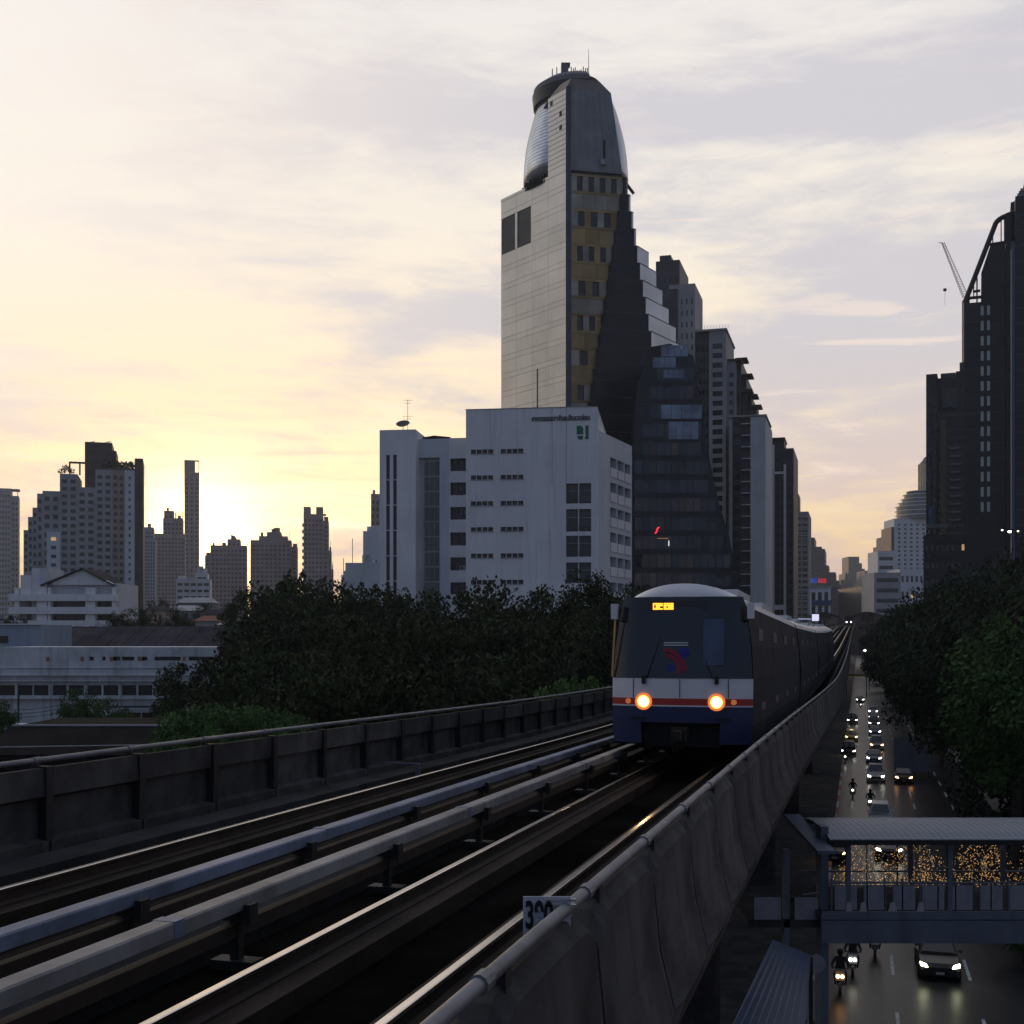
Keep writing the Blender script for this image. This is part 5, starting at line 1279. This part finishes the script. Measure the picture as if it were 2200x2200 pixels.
# ribbed arched roof, each sheet a part
zr0 = fzz(1800); nsh = 80; wsh = (xR-xL)/nsh
rib = []
for k in range(9):
    u = k/8; rib.append((-.3+4.1*u, zr0+.24*math.sin(u*math.pi)**.8))
sheet = G(); pts = rib+[(y_, z_-.05) for y_, z_ in rib[::-1]]
sheet.yz(pts, 0, wsh-.008); shm = sheet.mesh('roof_sheet', M_fr)
for k in range(nsh): put('roof_sheet', shm, FB, (xL+k*wsh, 0, .004*(k % 2)))
G().box(xL-.05, xR, -.34, -.24, zr0-.16, zr0-.02).build('eave_beam', M_black, FB); G().box(xL-.05, xR, 3.7, 3.8, zr0-.16, zr0-.02).build('eave_beam', M_black, FB)
zdk = fzz(1958); G().box(xL-.3, xR, 0, 3.6, zdk-.25, zdk).build('deck', M_concd, FB)
G().box(xL-.2, xR, -.16, 0, fzz(2024), fzz(1976)).build('girder', M_fb, FB); G().box(xL-.2, xR, -.10, 0, fzz(1974), fzz(1957)).build('kick_board', M_fb, FB); G().box(xL-.2, xR, 3.6, 3.75, fzz(2024), 6.55).build('girder', M_fb, FB)
for px_ in (1822, 2040, 2258):
    for yy in (-.06, 3.5): G().box(fx_(px_)-.07, fx_(px_)+.07, yy, yy+.14, zdk-.9 if yy < 0 else zdk, zr0-.1).build('post', M_fb, FB)
for k in range(10):
    a = fx_(1790+62.5*k); 
    if k in (1, ): pass
    pm = G().box(0, .66, -.05, .0, 0, .72); pm.build('side_panel', M_fp, FB, (a+.04, 0, fzz(1954)))
for zz, r_ in ((fzz(1896), .035), (fzz(1902), .02)): G().tube((xL, -.03, zz), (xR, -.03, zz), r_).build('handrail', M_steel, FB)
G().tube((xL, 3.6, 7.22), (xR, 3.6, 7.22), .03).build('handrail', M_steel, FB)
for k in range(16): G().box(-.02, .02, -.05, -.01, 0, 1.0).build('baluster', M_fb, FB, (fx_(1786+38*k), 0, zdk))
# corner tower and landing under the viaduct side
G().box(fx_(1768), fx_(1784), .2, .8, 0, zr0+.3).build('corner_column', M_fb, FB)
G().box(fx_(1610), fx_(1770), .3, 3.4, fzz(1998), fzz(1980)).build('landing_slab', M_concd, FB)
for a, b in ((1625, 1682), (1712, 1762)): G().box(fx_(a), fx_(b), .25, .30, fzz(1980), fzz(1932)).build('landing_panel', M_fp, FB)
G().box(fx_(1690), fx_(1702), .3, .6, 0, fzz(1830)).build('landing_post', M_fb, FB)
G().yz([(-1.0, fzz(1822)), (3.4, fzz(1792)), (3.4, fzz(1792)+.10), (-1.0, fzz(1822)+.10)], fx_(1738), fx_(1776)).build('stair_roof', M_fb, FB)
G().tube((fx_(1728), .2, fzz(1925)), (fx_(1765), .2, fzz(1920)), .03).build('handrail', M_steel, FB)
# small white objects between the side panels
for px_, w_ in ((1815, .2), (1845, .22), (1907, .25), (1968, .22)):
    G().xz([(0, 0), (w_, 0), (w_*.8, .28), (w_*.25, .26)], -.08, -.05).build('paper_notice', M_offw, FB, (fx_(px_), 0, fzz(1957)))
# strings of fairy lights in tent shapes beyond the bridge
M_bulb = emit('fairy_bulb', (1, .56, .20), 1.0, False); M_wire = M_black
def fairy(px_top, px0, px1, n, label, seed, py_top=1805, py_bot=1912, Y=40.4):
    rn = random.Random(seed); a = P(px_top, py_top, Y); t = thing('fairy_lights', label, 'lights', (a.x, Y, P(0, py_bot, Y).z), 0, 'fairy light trees by the footbridge'); o = Vector(t.location)
    g = G(); w = G(); hgt = a.z-o.z
    for _ in range(n):
        u = rn.random()**.7; an = rn.uniform(0, 2*math.pi)
        hwid = .42+.58*u
        xl = P(px0, 0, Y).x-o.x; xr = P(px1, 0, Y).x-o.x; cxm = (xl+xr)/2*u; half = (xr-xl)/2
        x = cxm+half*hwid*math.cos(an)*math.sqrt(rn.random())*.95; y = .8*hwid*math.sin(an); zz = hgt*(1-u)+rn.uniform(-.03, .03); r_ = .0115*rn.uniform(.7, 1.3)
        i = len(g.v); g.v += [(x+r_, y, zz), (x-r_, y, zz), (x, y+r_, zz), (x, y-r_, zz), (x, y, zz+r_), (x, y, zz-r_)]
        for q in ((0, 2, 4), (2, 1, 4), (1, 3, 4), (3, 0, 4), (2, 0, 5), (1, 2, 5), (3, 1, 5), (0, 3, 5)): g.f.append(tuple(i+e for e in q)); g.m.append(0)
    struct(g.build('bulb', M_bulb, t), 'stuff')
    for k in range(12):
        an = 2*math.pi*k/12; xl = P(px0, 0, Y).x-o.x; xr = P(px1, 0, Y).x-o.x
        w.tube((0, 0, hgt), ((xl+xr)/2+(xr-xl)/2*math.cos(an), .8*math.sin(an), 0), .006, n=3)
    struct(w.build('wire', M_wire, t), 'stuff')
    G().tube((0, 0, -.45), (0, 0, hgt+.05), .02).build('pole', M_black, t)
fairy(1862, 1775, 1935, 330, 'thin warm fairy lights at the left end of the footbridge', 1)
fairy(1968, 1862, 2060, 600, 'dense warm fairy light tree left of the middle bridge post', 2)
fairy(2112, 2005, 2205, 640, 'tall bright warm fairy light tree right of the middle bridge post', 3)
fairy(2225, 2170, 2290, 240, 'warm fairy lights cut by the right edge of the picture', 4)
rn = random.Random(8); g = G()
for _ in range(460):
    px_ = rn.uniform(1785, 2200) if rn.random() < .35 else rn.choice((1850, 1935, 2050, 2075, 2180))+rn.gauss(0, 22)
    p = P(px_, rn.gauss(1909, 2.5), 40.15)+Vector((0, rn.uniform(-.05, .05), 0)); r_ = .0105; i = len(g.v)
    g.v += [(p.x+r_, p.y, p.z), (p.x-r_, p.y, p.z), (p.x, p.y+r_, p.z), (p.x, p.y-r_, p.z), (p.x, p.y, p.z+r_), (p.x, p.y, p.z-r_)]
    for q in ((0, 2, 4), (2, 1, 4), (1, 3, 4), (3, 0, 4), (2, 0, 5), (1, 2, 5), (3, 1, 5), (0, 3, 5)): g.f.append(tuple(i+e for e in q)); g.m.append(0)
t = thing('rail_lights', 'row of tiny warm bulbs strung along the far footbridge rail', 'lights', (0, 0, 0)); struct(g.build('bulb', M_bulb, t), 'stuff')
a, b = P(1786, 1911, 40.12), P(2260, 1911, 40.12); G().tube(a, b, .012, n=4).build('cable', M_black, t)
# blue stair canopy below the viaduct and kerbside boxes
t = thing('stair_canopy', 'sloping dark blue sheet canopy below the right parapet, bottom of picture', 'canopy', (P(1600, HZ, 30).x, 30, 0))
o = Vector(t.location); M_bc = mat('blue_sheet', (.035, .065, .13), .5, .15, 1, streak=.2)
c4 = [P(1560, 2230, 25)-o, P(1728, 2230, 25.5)-o, P(1742, 2052, 33)-o, P(1660, 2018, 33)-o]
c4b = [v-Vector((0, 0, .07)) for v in c4]
nst = 9
for k in range(nst):
    u, v = k/nst, (k+1)/nst-.0005
    q = [c4[0].lerp(c4[1], u), c4[0].lerp(c4[1], v), c4[3].lerp(c4[2], v), c4[3].lerp(c4[2], u)]
    g = G(); dn = Vector((0, 0, -.06)); up = Vector((0, 0, 0))
    g.v = [tuple(x+up) for x in q]+[tuple(x+dn) for x in q]; g.f = [(0, 1, 2, 3), (7, 6, 5, 4), (0, 4, 5, 1), (1, 5, 6, 2), (2, 6, 7, 3), (3, 7, 4, 0)]; g.m = [0]*6
    g.build('roof_sheet', M_bc, t)
for v in (c4[0], c4[1], c4[2], c4[3]): G().tube((v.x, v.y, 0), (v.x, v.y, v.z-.06), .06).build('post', M_black, t)
p = ground_at(1737, 2195)
t = thing('control_cabinet', 'pale grey metal kerbside cabinet beside the blue canopy', 'cabinet', (p.x, p.y, .14)); G().box(-.4, .4, -.3, .3, 0, 1.5).box(-.45, .45, -.35, .35, 1.5, 1.56).build('casing', M_offw, t); G().box(-.35, .35, -.32, -.30, .1, 1.4).build('door', M_offw, t)
p = P(1753, 2070, 36)
t = thing('round_sign', 'round pale traffic sign on a post beside the blue canopy', 'sign', (p.x, 36, 0)); G().tube((0, 0, 0), (0, 0, p.z+.3), .04).build('post', M_steel, t); G().tube((0, -.05, p.z), (0, -.03, p.z), .28, n=20).build('disc', M_fp, t)
# ================================================================== lamps, hoarding, signals
def lamp_post(px, py, Y, label, col_, st, r_=.16, arm=-1.2):
    p = P(px, py, Y); t = thing('street_lamp', label, 'street lamp', (p.x-arm, Y, 0), 0, 'street lamps')
    G().tube((0, 0, 0), (0, 0, p.z+.2), .11, .07).build('pole', M_black, t); G().tube((0, 0, p.z+.2), (arm, 0, p.z+.15), .05).build('arm', M_black, t)
    G().box(arm-.3, arm+.2, -.15, .15, p.z+.02, p.z+.16).build('housing', M_black, t); G().ball((arm, -.02, p.z-.06), r_, 10, sz=.7).build('bulb', emit(label[:12]+'_bulb', col_, st, False), t)
lamp_post(2153, 1138, 150, 'twin white street lamp left of the pair above the right trees', (1, .97, .85), 6, .12)
lamp_post(2169, 1141, 140, 'brightest white street lamp above the right trees', (1, .98, .88), 8, .2)
lamp_post(2187, 1140, 120, 'warm street lamp at the right edge above the trees', (1, .9, .6), 4, .1, -.3)
lamp_post(1858, 1397, 330, 'far white street lamp where the road meets the trees', (1, 1, .95), 6, .35)
p = P(1960, 1630, 128)
t = thing('site_hoarding', 'grey-blue hoarding board standing under the right-hand trees', 'hoarding', (p.x, 128, 0), R(-6)); G().box(-1.9, 1.9, -.05, .05, .6, 4.2).build('board', mat('hoarding', (.16, .18, .24), .6, .15, .6), t); G().box(-1.7, -1.6, .05, .15, 0, 4.1).build('post', M_black, t); G().box(1.6, 1.7, .05, .15, 0, 4.1).build('post', M_black, t)
p = P(1928, 1805, 70); t = thing('traffic_signal', 'small green traffic signal seen under the footbridge roof', 'traffic light', (p.x, 70, 0)); G().tube((0, 0, 0), (0, 0, p.z+.4), .06).build('post', M_black, t); G().box(-.15, .15, -.1, .1, p.z-.2, p.z+.7).build('housing', M_black, t); G().ball((0, -.12, p.z), .12, 10).build('green_lens', emit('green_lens', (.05, 1, .35), 1.6, False), t)
p = P(1838, 1486, 300); t = thing('road_gantry', 'yellow banded height bar across the road far ahead', 'gantry', (P(1838, HZ, 290).x, 290, 0), -TH)
G().box(-2.2, 2.6, -.1, .1, 5.2, 5.75).build('beam', mat('gantry_yellow', (.30, .24, .05), .6), t); G().box(-2.2, -2.0, -.1, .1, 0, 5.2).build('post', M_black, t); G().box(2.4, 2.6, -.1, .1, 0, 5.2).build('post', M_black, t)

# ================================================================== far station and train
fs = thing('elevated_station', 'distant elevated station with curved canopy roofs at the end of the track', 'station', (S2(560, -5.9).x, S2(560, -5.9).y, 0), -TH)
zs_t = CAMZ+4.3
for x0_, w_ in ((-9.5, 7.5), (9.5, 7.5)):
    g = G(); n_ = 10; pts = [(x0_-w_+2*w_*k/n_, zs_t+4.2+2.0*math.sin(math.pi*k/n_)) for k in range(n_+1)]
    g.xz(pts+[(a, b-.3) for a, b in pts[::-1]], 0, 110); g.build('canopy_roof', M_dark, fs)
    for k in range(6): G().box(x0_-.2, x0_+.2, 5+k*18, 5.5+k*18, 0, zs_t+5.5).build('column', M_concd, fs)
    G().box(x0_-4, x0_+4, -2, 110, zs_t-.6, zs_t+1.0).build('platform', M_concd, fs)
tb = thing('lit_billboard', 'small glowing white billboard beside the far station', 'billboard', P(1745, 1334, 470)); G().box(0, 2.6, 0, .3, 0, 2.6).build('screen', emit('billboard_glow', (.75, .78, 1), .9, False), tb); G().box(1.2, 1.5, .3, .6, -16, 2.4).build('post', M_dark, tb)
G().box(-8, -.4, 0, .3, .5, 1.0).build('strip', emit('billboard_strip', (.6, .65, 1), .35, False), tb)
t2 = thing('distant_train', 'tiny distant train with two white headlights on the far track', 'train', V(470, -3.68), -TH)
G().xz([(-1.5, .5), (1.5, .5), (1.55, 2), (1.35, 3.5), (0, 3.9), (-1.35, 3.5), (-1.55, 2)], 0, 40).build('body', M_ts, t2)
for x in (-.8, .8): G().tube((x, -.06, 1.4), (x, .02, 1.4), .28, n=10).build('headlight', emit('far_headlight', (1, .97, .9), 4, False), t2)

# ================================================================== vehicles
M_tyre = mat('tyre', (.015, .015, .015), .8); M_rim = mat('rim', (.25, .25, .26), .4, metal=.8)
def paint(n, c_): return mat('paint_'+n, c_, .38, .05, 1, coat=.12, spec=.3)
def car_parts(pm, hl, kind='sedan'):
    """list of (name, mesh, location); front faces -y, wheels on z=0"""
    L, Wd = (4.6, 1.80) if kind != 'pickup' else (5.1, 1.86)
    hb_ = .98 if kind == 'sedan' else 1.10
    st = [(0, .30, .62, .72), (.25, .22, .78, .86), (.9, .20, .86, .90), (1.5, .20, hb_-.02, .90), (3.3, .20, hb_, .90), (L-.6, .22, hb_-.02, .89), (L-.12, .26, hb_-.10, .82), (L, .34, .84, .76)]
    g = G(); n = 6
    for y, zb, zt_, w in st: g.v += [(-w*.96, y, zb), (w*.96, y, zb), (w, y, (zb+zt_)*.55), (w*.90, y, zt_), (-w*.90, y, zt_), (-w, y, (zb+zt_)*.55)]
    for k in range(len(st)-1):
        for j in range(n): e = (j+1) % n; g.f.append((k*n+j, k*n+e, (k+1)*n+e, (k+1)*n+j)); g.m.append(0)
    g.f.append(tuple(range(n-1, -1, -1))); g.m.append(0); g.f.append(tuple((len(st)-1)*n+j for j in range(n))); g.m.append(0)
    out_ = [('body', g.mesh('body', pm, False), (0, 0, 0))]
    ya, yb, yc, yd = (1.25, 2.05, 3.35, 4.25) if kind == 'sedan' else (1.35, 2.0, 3.2, 3.45) if kind == 'pickup' else (1.1, 1.85, 4.0, 4.45)
    zr = hb_+(.47 if kind == 'sedan' else .62); wt = .62
    g = G(); lo = [(-.80, ya), (.80, ya), (.80, yd), (-.80, yd)]; hi = [(-wt, yb), (wt, yb), (wt, yc), (-wt, yc)]
    g.prism(lo, hb_-.03, zr, 0, 0, hi); out_.append(('roof', g.mesh('roof', pm), (0, 0, 0)))
    def q3(a, b, c_, d_, off, nm):
        g = G(); P_ = [Vector(x) for x in (a, b, c_, d_)]; nn = (P_[1]-P_[0]).cross(P_[3]-P_[0]).normalized(); cen = sum(P_, Vector())/4
        P_ = [cen+(p-cen)*.88+nn*off for p in P_]; P2 = [p-nn*.01 for p in P_]
        g.v = [tuple(p) for p in P_+P2]; g.f = [(0, 1, 2, 3), (7, 6, 5, 4), (0, 4, 5, 1), (1, 5, 6, 2), (2, 6, 7, 3), (3, 7, 4, 0)]; g.m = [0]*6
        out_.append((nm, g.mesh(nm, M_scr), (0, 0, 0)))
    zb = hb_-.0
    q3((-.80, ya, zb), (.80, ya, zb), (wt, yb, zr), (-wt, yb, zr), .012, 'windscreen')
    q3((.80, yd, zb), (-.80, yd, zb), (-wt, yc, zr), (wt, yc, zr), .012, 'rear_window')
    q3((.80, ya, zb), (.80, yd, zb), (wt, yc, zr), (wt, yb, zr), .012, 'side_window'); q3((-.80, yd, zb), (-.80, ya, zb), (-wt, yb, zr), (-wt, yc, zr), .012, 'side_window')
    wm = G(); wm.tube((-.11, 0, 0), (.11, 0, 0), .32, n=16, m=0); wm.tube((-.115, 0, 0), (.115, 0, 0), .19, n=12, m=1); wme = wm.mesh('wheel', [M_tyre, M_rim])
    for x in (-.79, .79):
        for y in (.85, L-.95): out_.append(('wheel', wme, (x, y, .32)))
    for sx in (-1, 1):
        g = G().xz([(sx*.50, .64), (sx*.80, .70), (sx*.82, .80), (sx*.56, .74)] if sx > 0 else [(sx*.50, .64), (sx*.56, .74), (sx*.82, .80), (sx*.80, .70)], -.03, .30); out_.append(('headlight', g.mesh('headlight', hl), (0, 0, 0)))
        g = G().box(sx*.92-.1, sx*.92+.1, 1.45, 1.6, hb_+.02, hb_+.16); out_.append(('mirror', g.mesh('mirror', pm), (0, 0, 0)))
    g = G().box(-.48, .48, -.02, .02, .42, .66); out_.append(('grille', g.mesh('grille', M_black), (0, 0, 0)))
    g = G().box(-.17, .17, -.04, -.015, .36, .46); out_.append(('number_plate', g.mesh('number_plate', M_offw), (0, 0, 0)))
    return out_
HLw = emit('car_headlight_white', (1, .97, .80), 14); HLy = emit('car_headlight_led', (.98, 1, .62), 16); HLo = emit('car_headlight_amber', (1, .50, .20), 14)
HLd = emit('car_headlight_dim', (1, .95, .8), 5, False); TLr = emit('tail_red', (1, .18, .05), 5, False)
def car(px, py, label, pcol, hl, kind='sedan', group=None, turn=0., cat='car'):
    p = ground_at(px, py); t = thing('car', label, cat, (p.x, p.y, .005), -TH+R(turn), group)
    for n_, me, lo in car_parts(pcol, hl, kind): put(n_, me, t, lo)
    return t
K = paint('black', (.012, .012, .014)); Sv = paint('silver', (.30, .32, .35)); Wh = paint('white', (.55, .56, .58)); Yl = paint('taxi_yellow', (.42, .26, .02)); Gn = paint('grey', (.08, .085, .095)); Bl = paint('blue', (.05, .08, .14))
car(2020, 2112, 'dark sedan with bright slanted headlights, nearest car on the road', K, HLy)
car(1882, 1683, 'silver pickup with round headlights under the tree edge', Sv, HLw, 'pickup')
car(1942, 1686, 'dark car with orange headlights under the right trees', K, HLo)
car(1892, 1782, 'white car whose roof shows just above the footbridge roof', Wh, HLd, 'suv')
car(1793, 1856, 'dark car with orange-red lights seen through the left end of the footbridge', K, HLo)
car(1910, 1850, 'dark car with white headlights seen under the footbridge roof', K, HLw)
car(1823, 1626, 'dark car with round white headlights in the kerb lane', K, HLw, 'suv')
t = car(1829, 1594, 'yellow taxi in the kerb lane just ahead of the dark car', Yl, HLd, cat='taxi')
G().box(-.25, .25, 2.6, 2.8, 1.44, 1.6).build('roof_sign', emit('taxi_sign', (1, .8, .3), .8, False), t)
car(1831, 1556, 'dark minivan with white headlights far along the kerb lane', Gn, HLw, 'suv')
car(1848, 1510, 'far small car with two white headlights below the yellow bar', K, HLw)
for px_, py_, hl_, pc, kd in ((1876, 1536, HLw, Sv, 'sedan'), (1877, 1549, HLd, Bl, 'sedan'), (1878, 1563, HLw, Gn, 'suv'), (1880, 1582, HLw, Bl, 'sedan'), (1884, 1612, HLo, Sv, 'suv'), (1878, 1642, HLw, Bl, 'sedan')):
    car(px_, py_, 'small distant car in the queue along the tree edge', pc, hl_, kd, 'queue of far cars along the trees')
# motorcycles with riders
def moto(px, py, label, hl, lights=1, rider_label='', turn=0.):
    p = ground_at(px, py); t = thing('motorcycle', label, 'motorcycle', (p.x, p.y, .005), -TH+R(turn), 'motorcycles on the road')
    wm = G(); wm.tube((-.05, 0, 0), (.05, 0, 0), .29, n=16); wm.tube((-.055, 0, 0), (.055, 0, 0), .16, n=10, m=1); wme = wm.mesh('wheel', [M_tyre, M_rim])
    put('wheel', wme, t, (0, .0, .29)); put('wheel', wme, t, (0, 1.25, .29))
    g = G().yz([(.10, .55), (.35, .30), (.95, .28), (1.45, .60), (1.50, .76), (.75, .76), (.55, .48), (.38, .50), (.22, 1.0), (.08, .98)], -.13, .13); g.build('body', K, t)
    G().yz([(-.12, .62), (.05, .58), (.18, 1.05), (.02, 1.02)], -.20, .20).build('front_fairing', Gn, t)
    G().tube((-.36, .22, 1.06), (.36, .22, 1.06), .018).build('handlebar', M_black, t)
    for sx in (-1, 1): G().tube((sx*.06, .0, .29), (sx*.06, .16, .95), .025).build('fork', M_steel, t); G().tube((sx*.30, .20, 1.06), (sx*.42, .18, 1.25), .01).build('mirror_stalk', M_black, t)
    for k in range(lights):
        x = 0 if lights == 1 else (-.09 if k == 0 else .09)
        G().ball((x, -.10, .80), .075, 10).build('headlight', hl, t)
    # rider, one continuous skinned body
    r = thing('person', rider_label, 'person', (p.x, p.y, .005), -TH+R(turn), 'riders on motorcycles')
    vts = [((0, .78, .84), .17), ((0, .74, 1.08), .17), ((0, .66, 1.34), .18), ((0, .62, 1.48), .07), ((0, .60, 1.62), .11), ((0, .59, 1.72), .10)]
    eds = [(0, 1), (1, 2), (2, 3), (3, 4), (4, 5)]
    for sx in (-1, 1):
        b0 = len(vts); vts += [((sx*.20, .62, 1.40), .085), ((sx*.33, .50, 1.16), .06), ((sx*.32, .26, 1.10), .045), ((sx*.30, .20, 1.08), .05)]; eds += [(2, b0), (b0, b0+1), (b0+1, b0+2), (b0+2, b0+3)]
        b1 = len(vts); vts += [((sx*.14, .70, .82), .12), ((sx*.22, .36, .78), .085), ((sx*.20, .48, .40), .06), ((sx*.20, .36, .34), .05)]; eds += [(0, b1), (b1, b1+1), (b1+1, b1+2), (b1+2, b1+3)]
    me = bpy.data.meshes.new('body'); me.from_pydata([v for v, _ in vts], eds, []); me.materials.append(mat('rider_clothes', (.025, .025, .03), .9, .2, 3))
    o = put('body', me, r); md_ = o.modifiers.new('skin', 'SKIN'); o.modifiers.new('sub', 'SUBSURF').levels = 1; o.modifiers['sub'].render_levels = 1
    if not me.skin_vertices: 
        bpy.context.view_layer.objects.active = o
    for i, (_, rad) in enumerate(vts):
        me.skin_vertices[0].data[i].radius = (rad, rad)
    me.skin_vertices[0].data[0].use_root = True
    g = G(); g.ball((0, .59, 1.66), .145, 12, sz=1.05); g.build('helmet', K, r, smooth=True); G().box(-.10, .10, .445, .47, 1.60, 1.70).build('visor', M_scr, r)
moto(1805, 2138, 'motorcycle with orange twin headlights at the bottom of the road', HLo, 2, 'rider in dark clothes on the motorcycle with orange lights')
moto(1832, 2100, 'motorcycle with white twin headlights behind the orange-lit one', HLw, 2, 'rider in dark clothes on the motorcycle with white twin lights')
moto(1880, 2058, 'motorcycle just emerging below the footbridge girder', HLd, 1, 'rider in dark clothes just below the footbridge girder')
moto(1870, 1742, 'motorcycle with twin white lights just above the footbridge roof', HLw, 2, 'rider silhouetted above the footbridge roof')
moto(1832, 1716, 'motorcycle with one light in the kerb lane above the footbridge', HLw, 1, 'small dark rider in the kerb lane above the footbridge')
moto(1816, 1640, 'motorcycle beside the dark car with round headlights', HLw, 1, 'rider beside the dark car in the kerb lane')
moto(1849, 1522, 'tiny motorcycle leading the far cars', HLw, 1, 'tiny rider leading the far cars')

# ================================================================== haze
g = G().box(-2600, 2600, -120, 3200, -1.5, 155)
hz_m = bpy.data.materials.new('haze'); hz_m.use_nodes = True; t_ = hz_m.node_tree; t_.nodes.clear()
pv_ = t_.nodes.new('ShaderNodeVolumePrincipled'); ou = t_.nodes.new('ShaderNodeOutputMaterial'); t_.links.new(pv_.outputs[0], ou.inputs['Volume'])
pv_.inputs['Color'].default_value = (.80, .88, 1, 1); pv_.inputs['Density'].default_value = HAZE; pv_.inputs['Anisotropy'].default_value = .45
ho = g.build('haze', hz_m); ho['kind'] = 'stuff'
